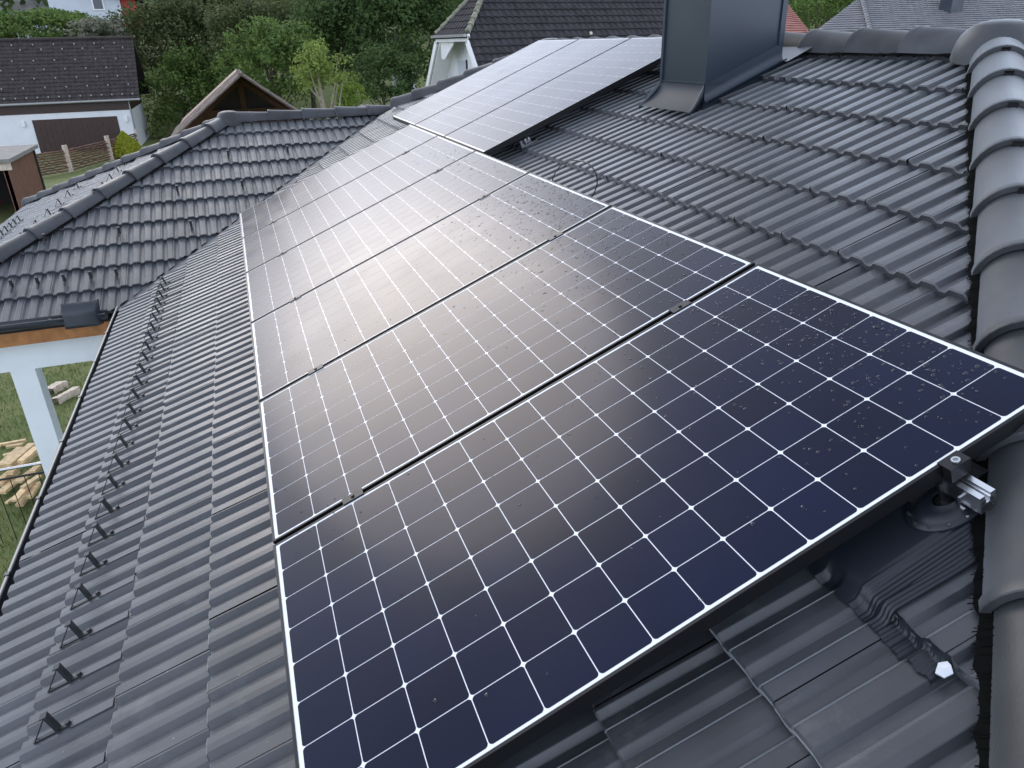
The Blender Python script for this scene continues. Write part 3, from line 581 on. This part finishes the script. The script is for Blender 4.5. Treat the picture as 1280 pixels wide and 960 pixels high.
# ---- site fence in front of the lumber
fy = 9.23; ft = thing('site_fence', 'galvanised tube and thin wire fence in front of the lumber pile', 'fence', (-4, fy, G))
MB().tube([(-7, fy, -3.6), (-2.2, fy, -3.59)], .021, 8).build('top_rail', 'steel', ft); MB().tube([(-7, fy, -3.74), (-2.2, fy, -3.73)], .016, 8).build('lower_rail', 'black_metal', ft)
for x in np.arange(-6.9, -2.2, .17): MB().tube([(x, fy, -3.74), (x, fy, G)], .006, 5).build('wire_bar', 'black_metal', ft)
for x in (-6.95, -4.6, -2.25): MB().tube([(x, fy, -3.6), (x, fy, G - .05)], .022, 8).build('post', 'steel', ft)
# ------------------------------------------------------------------ neighbours
def roof_field(name, fr, s0, n, t0, t1, planes, parent, m, gauge=.34, w=.3, amp=.03, ribs=1, drop=.035):
    tile_plane(fr, s0, n, t0, t1, planes, parent, False, gauge=gauge, w=w, amp=amp, lod=1, shift=lambda k: 0, mname=m, stuff_name=name, drop=drop, ribs=ribs)
def prism(b, pts, z0, z1):
    k = len(pts); b.add([(x, y, z0) for x, y in pts] + [(x, y, z1) for x, y in pts], [tuple(range(k))[::-1], tuple(range(k, 2 * k))] + [(i, (i + 1) % k, (i + 1) % k + k, i + k) for i in range(k)])
# garage
gx0, gx1, gy, gd = -17.0, -6.4, 58.0, 7.6; ge_, gr_ = -1.5, 2.25
ga = thing('garage', 'white double garage with brown door and dark tiled roof dotted with snow hooks', 'garage', (-11, 60, G))
MB().box((gx0, gy, G - .2), (gx1, gy + gd, -2.2)).build('wall', 'render_white', ga)
MB().box((gx1 - .2, gy + .05, -2.2), (gx1 - .002, gy + gd, -1.3)).build('gable_boarding_or_shade', 'dark_wood', ga); MB().box((gx0, gy - .03, -2.2), (gx1 + .02, gy + .2, -1.45)).build('eave_boarding', 'dark_wood', ga)
MB().box((-12.47, gy - .04, -4.72), (-7.39, gy + .05, -2.57)).build('garage_door', 'dark_wood', ga)
for i in range(16): MB().box((-12.4 + i * .312, gy - .055, -4.7), (-12.4 + i * .312 + .295, gy - .04, -2.6)).build('door_plank', 'dark_wood', ga)
MB().tube([(gx1 - .05, gy - .06, -1.5), (gx1 - .05, gy - .06, G)], .05, 8).build('downpipe', 'zinc', ga)
pit = math.atan2(gr_ - ge_, gd / 2 + .35); FG = Frame((0, gy - .35, ge_), (0, 1, 0), pit); sl_ = math.hypot(gr_ - ge_, gd / 2 + .35)
gr = poly('roof', [(gx1 + .7, gy - .35, ge_ - .09), (gx1 + .7, gy + gd / 2, gr_ - .09), (gx0, gy + gd / 2, gr_ - .09), (gx0, gy - .35, ge_ - .09)], 'garage_roof', ga, .05)
roof_field('tile_field', FG, 0, int(sl_ / .34) + 1, -gx1 - .7, -gx0, [vp(gx1 + .7, 0, 1, 0), vp(0, gy + gd / 2, 0, 1)], gr, 'garage_roof')
poly('rear_slope', [(gx1 + .7, gy + gd / 2, gr_ - .09), (gx1 + .7, gy + gd + .35, ge_ - .09), (gx0, gy + gd + .35, ge_ - .09), (gx0, gy + gd / 2, gr_ - .09)], 'garage_roof', ga, .05)
MB().tube([(gx0, gy + gd / 2, gr_ + .02), (gx1 + .72, gy + gd / 2, gr_ + .02)], .11, 8).build('ridge', 'garage_roof', gr)
poly('gable', [(gx1, gy, -1.4), (gx1, gy + gd / 2, gr_ - .2), (gx1, gy + gd, -1.4)][::-1], 'dark_wood', ga, .1)
MB().tube([(gx0, gy - .43, ge_ - .06), (gx1 + .72, gy - .43, ge_ - .06)], .075, 8).build('gutter', 'zinc', ga)
b = MB().box((-.03, -.035, .0), (.05, .035, .08)); hm = b.mesh('snow_hook', 'hook')
for k, (s, dx, of) in enumerate(((.35, .63, 0), (1.2, 1.25, .2), (2.0, 1.25, .8), (2.8, 1.25, .2), (3.6, 1.25, .8), (4.6, 1.25, .3), (5.05, 1.25, .8))):
    x = gx1 + .3 - of
    while x > gx0 + .5: own(bpy.data.objects.new('snow_hook', hm), gr, FG.M @ Matrix.Translation((s, -x, .02))); x -= dx
for x in (-13.0, -6.85):
    MB().box((x - .09, gy - .14, -2.95), (x + .09, gy, -2.6)).build('wall_lamp', 'white_paint', ga)
# open shed left of the fence
sh = thing('carport_shed', 'open timber shed with flat pale roof and red tools inside', 'shed', (-11, 36, G))
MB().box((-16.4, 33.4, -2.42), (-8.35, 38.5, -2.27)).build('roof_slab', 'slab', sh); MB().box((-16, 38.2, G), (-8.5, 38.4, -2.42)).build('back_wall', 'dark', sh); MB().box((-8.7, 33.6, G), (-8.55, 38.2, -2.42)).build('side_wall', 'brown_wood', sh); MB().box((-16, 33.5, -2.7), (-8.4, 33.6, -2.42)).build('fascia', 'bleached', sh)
for x in (-8.65, -11.9): MB().box((x - .08, 33.6, G), (x + .08, 33.76, -2.42)).build('post', 'brown_wood', sh)
tl = thing('garden_barrow', 'red garden barrow parked inside the open shed', 'barrow', (-10.4, 36, G))
MB().bar((-10.5, 36.2, G + .3), (-10.2, 36.5, G + 1.3), .07, .12).build('handle', 'red_paint', tl); MB().bar((-10.1, 36.2, G + .3), (-9.9, 36.5, G + 1.2), .07, .12).build('handle', 'red_paint', tl)
b = MB(); prism(b, [(-10.6, 36), (-10.0, 36), (-9.9, 36.5), (-10.7, 36.5)], G + .3, G + .55); b.build('tray', 'red_paint', tl); MB().tube([(-10.35, 35.9, G + .18), (-10.25, 35.9, G + .18)], .18, 14).build('wheel', 'dark', tl)
# woven fence panels
for i, (xa, ya, xb, yb) in enumerate(((-10.6, 46.0, -9.1, 47.6), (-9.0, 47.7, -7.5, 51.8), (-7.4, 51.9, -6.2, 55.5))):
    p, q = Vector((xa, ya, G)), Vector((xb, yb, G)); f = thing('wattle_fence_panel', ('wattle fence panel of woven brown canes beside the open shed', 'middle wattle fence panel of woven brown canes before the garage', 'wattle fence panel of brown canes ending at the conical bush')[i], 'fence', p, 'wattle fence panels')
    for k in range(9): b = MB(); z = .12 + k * .13; b.tube([p.lerp(q, j / 12) + Vector((0, 0, z + U(-.02, .02))) + Vector((.04, -.02, 0)) * (1 if (j + k) % 2 else -1) for j in range(13)], .05, 5); b.build('cane', 'wattle', f)
    for e in (p, q): MB().box((e.x - .07, e.y - .07, G), (e.x + .07, e.y + .07, G + 1.45)).build('post', 'bleached', f)
# timber gazebo
gz0 = Vector((.44, 25, .8)); gb_ = thing('gazebo', 'brown timber gazebo with open gable truss and lichen-spotted shingle roof', 'gazebo', (.44, 27, G)); pt = math.radians(37); hw = 2.05
for sg in (-1, 1):
    FS = Frame((gz0.x + sg * hw, 25 - .35, gz0.z - hw * math.tan(pt)), (-sg, 0, 0), pt)
    d0 = gz0.z; e = Vector((gz0.x + sg * hw, 0, gz0.z - hw * math.tan(pt)))
    rp = [(gz0.x, 24.7, gz0.z - .06), (gz0.x, 29, gz0.z - .06), (e.x, 29, e.z - .06), (e.x, 24.7, e.z - .06)]; ro = poly('roof_slope', rp if sg > 0 else rp[::-1], 'brown_wood', gb_, .06)
    L = hw / math.cos(pt)
    sb = MB()
    for k in range(9):
        for t in range(15):
            s = L * k / 9; Mt = FS.M @ Matrix.Translation((s, (t * .3 - .05) * (-1 if sg < 0 else 1) - (4.3 if 0 else 0), -.03)) @ Matrix.Rotation(U(-.03, .03), 4, 'Z')
            sb.box((-.02, 0, 0), (.34, .28 * (-1 if sg < 0 else 1), .03 + U(0, .012)), Mt)
    tag(sb.build('shingles', 'shingle', ro), kind='stuff')
    MB().bar((gz0.x, 24.72, gz0.z - .14), (e.x, 24.72, e.z - .14), .05, .18, (0, 1, 0)).build('barge_board', 'brown_wood', gb_)
    MB().bar((gz0.x, 24.9, gz0.z - .30), (e.x - sg * .2, 24.9, e.z - .16), .14, .16, (0, 1, 0)).build('rafter', 'brown_wood', gb_)
    for y in (24.95, 28.7): MB().box((gz0.x + sg * 1.62 - .09, y - .09, G), (gz0.x + sg * 1.62 + .09, y + .09, gz0.z - 1.42)).build('post', 'brown_wood', gb_)
MB().box((gz0.x - .08, 24.86, gz0.z - 1.2), (gz0.x + .08, 24.98, gz0.z - .2)).build('king_post', 'brown_wood', gb_); MB().box((gz0.x - 1.5, 24.85, gz0.z - 1.3), (gz0.x + 1.5, 25.0, gz0.z - 1.12)).build('tie_beam', 'brown_wood', gb_)
poly('gable_boarding_or_shade', [(gz0.x - 1.75, 25.06, gz0.z - 1.32), (gz0.x + 1.75, 25.06, gz0.z - 1.32), (gz0.x, 25.06, gz0.z - .15)], 'dark_wood', gb_, .04); MB().box((gz0.x - 1.75, 25.06, gz0.z - 2.4), (gz0.x + 1.75, 25.10, gz0.z - 1.32)).build('front_boarding', 'brown_wood', gb_)  # dark sheet behind the truss: shade of the open gable put into its colour
# white house with half-hipped dark roof
wh = thing('white_house', 'white gabled house with half-hipped dark tiled roof and open balcony recess', 'house', (15, 31, G))
ph = math.radians(52); ang = math.radians(7.5); e_ = Vector((math.cos(ang), math.sin(ang), 0)); g_ = Vector((-math.sin(ang), math.cos(ang), 0)); ZH = 1.70
def hp(a, c, z): q = Vector((9.05, 29.05, 0)) + e_ * a + g_ * c; q.z = z; return q          # a along the ridge, c across (far)
hwid, rise = 1.6, 1.6 * math.tan(ph); zr_ = ZH + rise; run = 4.2; ze = ZH - run * math.tan(ph); RL = 13.5; hb = 1.85
dz_ = -.16
nf = poly('roof', [hp(0, 0, ZH + dz_), hp(hb, hwid, zr_ + dz_), hp(RL, hwid, zr_ + dz_), hp(RL, -run, ze + dz_), hp(0, -run, ze + dz_)][::-1], 'house_roof', wh, .12)
FH = Frame(hp(0, -run, ze), g_, ph); tl_ = (hwid + run) / math.cos(ph)
hn = (hp(hb, hwid, 0) - hp(0, 0, 0)); hn = Vector((-hn.y, hn.x, 0)).normalized()
roof_field('tile_field', FH, 0, int(tl_ / .33) + 1, -RL, .01, [(hp(0, 0, 0), hn), (hp(0, hwid, 0), g_), (hp(0, 0, 0), -e_)], nf, 'house_roof', gauge=.33, drop=.05, amp=.045)
poly('roof', [hp(0, 2 * hwid, ZH), hp(hb, hwid, zr_), hp(RL, hwid, zr_), hp(RL, 2 * hwid + run, ze), hp(0, 2 * hwid + run, ze)], 'house_roof', wh, .12)
hh = poly('half_hip', [hp(-.12, -.06, ZH - .10), hp(hb, hwid, zr_ - .10), hp(-.12, 2 * hwid + .06, ZH - .10)], 'house_roof', wh, .08)
FHH = Frame(hp(-.12, 0, ZH), e_, math.atan2(rise, hb + .12)); h2 = (hp(hb, hwid, 0) - hp(0, 2 * hwid, 0)); h2 = Vector((h2.y, -h2.x, 0)).normalized()
roof_field('tile_field', FHH, 0, 9, -.2, 3.5, [(hp(0, 0, 0), -hn), (hp(0, 2 * hwid, 0), -h2 if h2.dot(g_) < 0 else h2)], hh, 'house_roof', gauge=.33, amp=.045)
for c0 in (0, 2 * hwid):
    for k in range(9): p = hp(0, c0, ZH).lerp(hp(hb, hwid, zr_), k / 9); q = hp(0, c0, ZH).lerp(hp(hb, hwid, zr_), (k + 1.15) / 9); MB().tube([p + Vector((0, 0, .05)), q + Vector((0, 0, .03))], [.12, .09], 8).build('hip_tile', 'moss', hh)
MB().bar(hp(-.16, -.1, ZH - .06), hp(-.16, 2 * hwid + .1, ZH - .06), .12, .1).build('gutter', 'zinc', wh)
def gp(c, z, a=0): return hp(a, c, z)
kk = 1 / math.tan(ph)
wd = .75
wall_ = poly('gable_wall', [gp(.2, ZH - .1, wd), gp(2 * hwid - .2, ZH - .1, wd), gp(2 * hwid + run - .7, ze, wd), gp(-run + .7, ze, wd)], 'render_white', wh, .2)
MB().bar(gp(-.03, ZH - .14, .02), gp(2 * hwid + .03, ZH - .14, .02), .12, .26).build('lintel_board', 'white_paint', wh)
for sg, c0 in ((-1, 0), (1, 2 * hwid)):
    MB().bar(gp(c0, ZH - .30, -.03), gp(c0 + sg * 4.1, ZH - .30 - 4.1 / kk, -.03), .24, .08, e_).build('barge_board', 'white_paint', wh)
    o_ = .30; poly('soffit', [gp(c0 - sg * o_, ZH - .2, 0), gp(c0 - sg * o_, ZH - .2, wd), gp(c0 + sg * (3.9 - o_), ZH - .2 - 3.9 / kk, wd), gp(c0 + sg * (3.9 - o_), ZH - .2 - 3.9 / kk, 0)], 'white_paint', wh, .03)
for k in range(9):                                         # scalloped valance boards under the lintel
    MB().bar(gp(1.75 + k * .15, ZH - .2, .10), gp(1.75 + k * .15, ZH - .95 + .55 * abs(k - 6.5) / 6.5 * (1 if k < 7 else .3), .10), .02, .145, g_).build('valance_board', 'white_paint', wh)
for k in range(6): MB().bar(gp(.25 + k * .27, ZH - .25, wd - .03), gp(.25 + k * .27, -1.2, wd - .03), .03, .25, g_).build('wall_board', 'white_paint', wh)
dr_ = MB().bar(gp(2.25, ZH - 1.0, wd - .03), gp(2.25, -1.4, wd - .03), .04, .95, g_).build('balcony_door', 'grey_wall', wh); MB().bar(gp(1.75, ZH - .95, wd - .07), gp(1.75, -1.4, wd - .07), .06, .07, g_).build('door_post', 'dark_wood', dr_)
MB().box((0, 0, 0), (1, 1, 1), Matrix.Translation(hp(wd + .2, -run + .6, G)) @ Matrix.Rotation(ang, 4, 'Z') @ Matrix.Diagonal((RL - 2, 2 * hwid + 2 * run - 1.2, ze - G + .2, 1))).build('wall', 'render_white', wh)
b = MB()
for k, (a, s) in enumerate(((7.0, 4.6), (8.1, 4.6), (6.6, 5.3), (9.3, 6.2), (5.5, 6.6), (10.2, 5.2))): b.box((s, -a - .05, .03), (s + .12, -a + .05, .10), FH.M)
tag(b.build('snow_hooks', 'bleached', nf), kind='stuff')
# grey tiled house to the right, pink roof between
rh = thing('grey_roof_house', 'house with light grey hipped tile roof and dark sheet-metal chimney beyond the ridge', 'house', (42, 40, G))
A0 = atY(1018, 40, 36); B0 = atY(1087, 37, 33.5); zE = 1.45; A0.z = B0.z = zE
dr = Vector((.80, -.60, 0)); nr = Vector((.60, .80, 0)); AP = atY(1076, -4, 37.5)
e1 = B0 + dr * 16; apx2 = AP + dr * 10
m1 = poly('roof', [B0, e1, apx2, AP], 'grey_roof', rh, .1); m2 = poly('roof', [A0, B0, AP], 'grey_roof', rh, .1)
def fld(P0, P1, P2, parent, name, nxx, planes, gauge=.3):
    d = (P1 - P0); d.z = 0; up = Vector((-d.y, d.x, 0)).normalized(); v = P2 - P0; hd_ = v.dot(up); pit_ = math.atan2(P2.z - P0.z, hd_); f_ = Frame(P0 + Vector((0, 0, .06)), up, pit_); roof_field(name, f_, 0, int(math.hypot(hd_, P2.z - P0.z) / gauge) + 1, -nxx, nxx, planes, parent, 'grey_roof', gauge=gauge, drop=.045, amp=.012)
def vpl(p, q, inside):
    d = q - p; n = Vector((d.y, -d.x, 0)).normalized(); return (p, n if (inside - p).dot(n) < 0 else -n)
c1 = (B0 + e1 + AP) / 3; c2 = (A0 + B0 + AP) / 3
fld(B0, e1, AP, m1, 'tile_field', 18, [vpl(B0, AP, c1), vpl(AP, apx2, c1), vpl(e1, apx2, c1)]); fld(A0, B0, AP, m2, 'tile_field', 10, [vpl(A0, AP, c2), vpl(B0, AP, c2)])
for k in range(14): MB().tube([B0.lerp(AP, k / 14) + Vector((0, 0, .1)), B0.lerp(AP, (k + 1.2) / 14) + Vector((0, 0, .08))], [.13, .10], 8).build('hip_tile', 'grey_roof', m1)
cb = atY(1186, 21, 33); cb.z -= .2; rc = MB(); rc.box((cb.x - .4, cb.y - .4, cb.z - .3), (cb.x + .4, cb.y + .4, cb.z + 2.2)); ro = rc.build('chimney', 'sheet', rh); MB().box((cb.x - .55, cb.y - .6, cb.z - .05), (cb.x + .55, cb.y + .45, cb.z + .12)).build('chimney_flashing', 'sheet', ro)
b = MB(); prism(b, [(q.x, q.y) for q in (A0 + (c2 - A0) * .08, B0 + nr * .5 + dr * .3, e1 + nr * .5, e1 + nr * 7, A0 + nr * 7 + dr * 3)], G, zE - .15); b.build('wall', 'render_cream', rh)
pk = thing('pink_roof_house', 'house with faded pink tiled roof behind the chimney', 'house', (28, 48, G))
q0, q1, q2, q3 = atY(940, -8, 50), atY(985, 6, 48), atY(1013, 42, 44), atY(940, 46, 44); pr_ = poly('roof', [q0, q1, q2, q3][::-1], 'pink_roof', pk, .15)
for k in range(14): a = (k + .5) / 14; MB().bar(q3.lerp(q0, a) + Vector((0, 0, .06)), q2.lerp(q1, a) + Vector((0, 0, .06)), .12, .06).build('tile_course', 'pink_roof', pr_)
MB().box((q3.x, 45, G), (q2.x - .4, 52, q2.z - .3)).build('wall', 'render_cream', pk)
# white and red house up the slope
rw = thing('red_and_white_house', 'distant pale house with red corner boarding and dark eave up the slope', 'house', (-9, 88, 2)); yy = 88
P = lambda u, v, d=0: atY(u, v, yy + d)
a_, b_, c_ = P(100, -14), P(151, 8), P(156, 60); MB().box((a_.x - 3, yy, gz_at(0, yy) - 1), (b_.x, yy + 7, a_.z)).build('wall', 'grey_wall', rw)
MB().box((b_.x, yy + .3, a_.z - 3.2), (b_.x + 1.3, yy + 7, a_.z - .8)).build('red_boarding', 'red_paint', rw)
w1, w2 = P(117, 13), P(129, 1); fr_ = MB().box((w1.x, yy - .1, w1.z), (w2.x, yy, w1.z + 1.4)).build('window', 'white_paint', rw); MB().box((w1.x + .12, yy - .13, w1.z + .12), (w2.x - .12, yy - .1, w1.z + 1.28)).build('pane', 'window', fr_)
poly('roof', [(a_.x - 3, yy - .8, a_.z + .6), (b_.x + 1.9, yy - .8, a_.z - .85), (b_.x + 1.9, yy + 8, a_.z - .85), (a_.x - 3, yy + 8, a_.z + .6)], 'house_roof', rw, .2)
# pale cottage glimpsed between the trees
lw = thing('pale_cottage', 'small white cottage wall glimpsed through dark trees left of the gabled house', 'house', (8, 62, G)); q = atY(500, 88, 62); q2_ = atY(516, 62, 62)
MB().box((q.x, 62, G), (q2_.x, 66, q2_.z)).build('wall', 'render_white', lw); poly('roof', [(q.x - .3, 61.6, q2_.z), (q2_.x + .3, 61.6, q2_.z), (q2_.x + .3, 64, q2_.z + 1.2), (q.x - .3, 64, q2_.z + 1.2)], 'house_roof', lw, .1); MB().box((q.x + .3, 61.95, G + 1), (q.x + .7, 62, G + 1.9)).build('window', 'window', lw)
# grey roof at the far upper left
gl = thing('grey_barn', 'grey sheet-roofed barn behind the hedge at the top of the slope', 'barn', (-18, 92, 3)); q = atY(-20, 14, 92); q2_ = atY(56, -6, 92)
MB().box((q.x - 6, 92, 0), (q2_.x, 99, q.z)).build('wall', 'grey_wall', gl); poly('roof', [(q.x - 6.4, 91.5, q.z), (q2_.x + .4, 91.5, q.z), (q2_.x + .4, 95.5, q.z + 2), (q.x - 6.4, 95.5, q.z + 2)], 'slab', gl, .15)
# ------------------------------------------------------------------ trees
def leaves(name, m, parent, center, rad, n, size, seed, clumps=60, droop=.15, fill=.45, flat=1.0):
    r = np.random.default_rng(seed); c = r.normal(size=(clumps, 3)); c /= np.linalg.norm(c, axis=1)[:, None]; c[:, 2] = np.where(c[:, 2] < -.55, -c[:, 2], c[:, 2])
    c *= (fill + (1 - fill) * r.random((clumps, 1)) ** .5) * r.uniform(.8, 1.1, (clumps, 1)); cr_ = r.uniform(.16, .34, clumps)
    k = r.integers(0, clumps, n); d = r.normal(size=(n, 3)); d /= np.linalg.norm(d, axis=1)[:, None]; p = c[k] + d * (cr_[k] * r.random(n) ** .4)[:, None]
    p = p * np.array(rad) + np.array(center)
    nr_ = d * .6 + r.normal(size=(n, 3)) * .6 + np.array([0, 0, .5]); nr_ /= np.linalg.norm(nr_, axis=1)[:, None]
    a = np.cross(nr_, r.normal(size=(n, 3))); a /= np.linalg.norm(a, axis=1)[:, None]; b_ = np.cross(nr_, a); s = size * r.uniform(.55, 1.25, n)[:, None]
    v = np.stack([p - a * s, p + b_ * s * .45 - a * s * .1, p + a * s, p - b_ * s * .45 - a * s * .1], 1).reshape(-1, 3)
    me = bpy.data.meshes.new(name); me.vertices.add(len(v)); me.vertices.foreach_set('co', v.ravel()); me.loops.add(4 * n); me.loops.foreach_set('vertex_index', np.arange(4 * n)); me.polygons.add(n)
    me.polygons.foreach_set('loop_start', np.arange(0, 4 * n, 4)); me.update(calc_edges=True); me.validate(); me.materials.append(MAT[m]); return own(bpy.data.objects.new(name, me), parent)
def tree(label, x, y, top, rx, rz, m, n=5000, size=.16, seed=1, bark='bark', name='tree', cat='tree', base=None, clumps=70, fill=.45, limbs=7, ry=None):
    g = gz_at(x, y) if base is None else base; t = thing(name, label, cat, (x, y, g)); cz = top - rz; r = random.Random(seed); tb = MB(); h = cz - g
    tp = [Vector((x + r.uniform(-.06, .06) * h * (k / 4), y + r.uniform(-.04, .04) * h * (k / 4), g - .1 + (h + .4 * rz) * k / 4)) for k in range(5)]; r0_ = max(.05, .035 * (top - g)) * .7
    tb.tube(tp, [r0_, r0_ * .8, r0_ * .62, r0_ * .4, r0_ * .12], 7)
    for i in range(limbs):
        a = r.uniform(0, 6.3); s = tp[2].lerp(tp[3], r.random()) if i % 2 else tp[1].lerp(tp[2], .5 + .5 * r.random()); e = Vector((x + rx * .75 * math.cos(a), y + (ry or rx) * .75 * math.sin(a), cz + r.uniform(-.3, .7) * rz)); md = s.lerp(e, .5) + Vector((0, 0, -.08 * rz)); tb.tube([s, md, e], [r0_ * .4, r0_ * .25, r0_ * .07], 5)
    tb.build('trunk', bark, t); leaves('crown', m, t, (x, y, cz), (rx, ry or rx, rz), n, size, seed, clumps, fill=fill); return t
def ptree(u, v_top, y, u_half, v_bot, label, m, seed, **k):
    a, b_ = atY(u, v_top, y), atY(u, v_bot, y); rx = u_half * (b_ - CC).length / FPX; tree(label, (a.x + b_.x) / 2, y, a.z, rx, max(.5, (a.z - b_.z) / 2), m, seed=seed, **k)
ptree(55, 12, 72, 75, 62, 'broad trimmed green bush behind the garage ridge', 'leaf_mid', 1, n=9000, size=.17, name='bush', cat='bush', ry=3.0)
ptree(128, 22, 68, 26, 60, 'grey-green shrub in front of the red and white house', 'leaf_grey', 2, n=3500, size=.15, name='shrub', cat='shrub', ry=2)
ptree(228, -8, 70, 68, 125, 'large olive brown willow shrub beside the garage roof', 'leaf_olive', 3, n=16000, size=.17, ry=4, clumps=110)
ptree(250, 66, 67, 66, 192, 'rounded green shrub between garage and gazebo', 'leaf_mid', 4, n=20000, size=.15, name='shrub', cat='shrub', clumps=100)
ptree(330, -5, 64, 60, 120, 'tall olive green tree rising behind the gazebo', 'leaf_olive', 5, n=14000, size=.17, clumps=100)
ptree(345, 28, 52, 58, 150, 'dense green tree close behind the gazebo roof', 'leaf_mid', 6, n=13000, size=.15, clumps=100)
ptree(405, 52, 33, 36, 128, 'slim yellow-green sapling with pale bare stem beside the gazebo', 'leaf_yellow', 7, n=2600, size=.085, bark='pale_bark', clumps=60, fill=.25, limbs=6)
ptree(437, 104, 34, 20, 142, 'low bright bush at the foot of the yellow sapling', 'leaf_bright', 8, n=1500, size=.08, name='bush', cat='bush')
ptree(425, -20, 58, 62, 130, 'tall dark green tree behind the yellow sapling', 'leaf_dark', 9, n=15000, size=.17, clumps=100)
ptree(505, -30, 55, 66, 128, 'big dark spreading tree beside the white gabled house', 'leaf_dark', 10, n=16000, size=.17, clumps=110)
ptree(565, -30, 66, 60, 60, 'green tree whose top shows left of the half-hipped roof', 'leaf_mid', 11, n=10000, size=.18, clumps=90)
ptree(480, 60, 46, 40, 140, 'dark low shrub before the pale cottage', 'leaf_dark', 12, n=5000, size=.13, name='shrub', cat='shrub')
ptree(380, -20, 70, 55, 90, 'mid green tree on the slope behind the olive tree', 'leaf_mid', 13, n=10000, size=.19)
ptree(280, -25, 76, 60, 60, 'dark tree higher up the slope behind the willow shrub', 'leaf_dark', 14, n=9000, size=.2)
ptree(1020, -30, 70, 50, 60, 'green tree between the chimney and the grey roof', 'leaf_mid', 15, n=9000, size=.18)
ptree(1060, -30, 80, 55, 60, 'dark tree behind the left hip of the grey roof', 'leaf_dark', 16, n=8000, size=.2)
# conical thuja
q = atY(154, 168, 53); tt_ = thing('conical_bush', 'yellow-green conical bush before the garage door', 'bush', (q.x, 53, G)); MB().tube([(q.x, 53, G - .1), (q.x, 53, q.z - .5)], [.08, .03], 6).build('trunk', 'bark', tt_)
n = 5000; r = np.random.default_rng(3); hgt = r.random(n); H_ = q.z - G; rr = 1.05 * (1 - hgt ** 1.6) * np.sqrt(r.uniform(.5, 1, n)); an = r.uniform(0, 6.283, n)
pp = np.stack([q.x + rr * np.cos(an), 53 + rr * np.sin(an), G + .1 + H_ * hgt], 1); dd = r.normal(size=(n, 3)) * .05; uu = np.array([0, 0, .12]); vv = np.stack([pp - dd, pp + dd, pp + uu + dd * .3], 1).reshape(-1, 3)
me = bpy.data.meshes.new('crown'); me.from_pydata(vv.tolist(), [], np.arange(3 * n).reshape(-1, 3).tolist()); me.materials.append(MAT['leaf_thuja']); own(bpy.data.objects.new('crown', me), tt_)
# wooded hillside behind everything
r = np.random.default_rng(21); N_ = 150; vs = []
mm_ = MB(); allp = []
for i in range(N_):
    y = r.uniform(92, 190); x = r.uniform(-.55, 1.35) * y; top = r.uniform(11, 15); allp.append((x, y, gz_at(x, y), top))
parts = []
for x, y, g, top in allp:
    n = 700; c = r.normal(size=(24, 3)); c /= np.linalg.norm(c, axis=1)[:, None]; k = r.integers(0, 24, n); p = c[k] * .75 + r.normal(size=(n, 3)) * .16; p = p * np.array([top * .34, top * .34, top * .42]) + np.array([x, y, g + top * .55]); parts.append(p)
p = np.concatenate(parts); n = len(p); a = r.normal(size=(n, 3)); a /= np.linalg.norm(a, axis=1)[:, None]; b_ = np.cross(a, r.normal(size=(n, 3))); b_ /= np.linalg.norm(b_, axis=1)[:, None]; s = r.uniform(.25, .6, n)[:, None]
v = np.stack([p - a * s, p + b_ * s * .6, p + a * s, p - b_ * s * .6], 1).reshape(-1, 3); me = bpy.data.meshes.new('hillside_wood'); me.vertices.add(len(v)); me.vertices.foreach_set('co', v.ravel()); me.loops.add(4 * n); me.loops.foreach_set('vertex_index', np.arange(4 * n)); me.polygons.add(n); me.polygons.foreach_set('loop_start', np.arange(0, 4 * n, 4)); me.update(calc_edges=True); me.materials.append(MAT['leaf_dark'])
tag(own(bpy.data.objects.new('hillside_wood', me)), 'dark wooded hillside rising behind the gardens', 'wood', kind='stuff')
print('tiles', ntile, nt2, 'objects', len(bpy.data.objects))
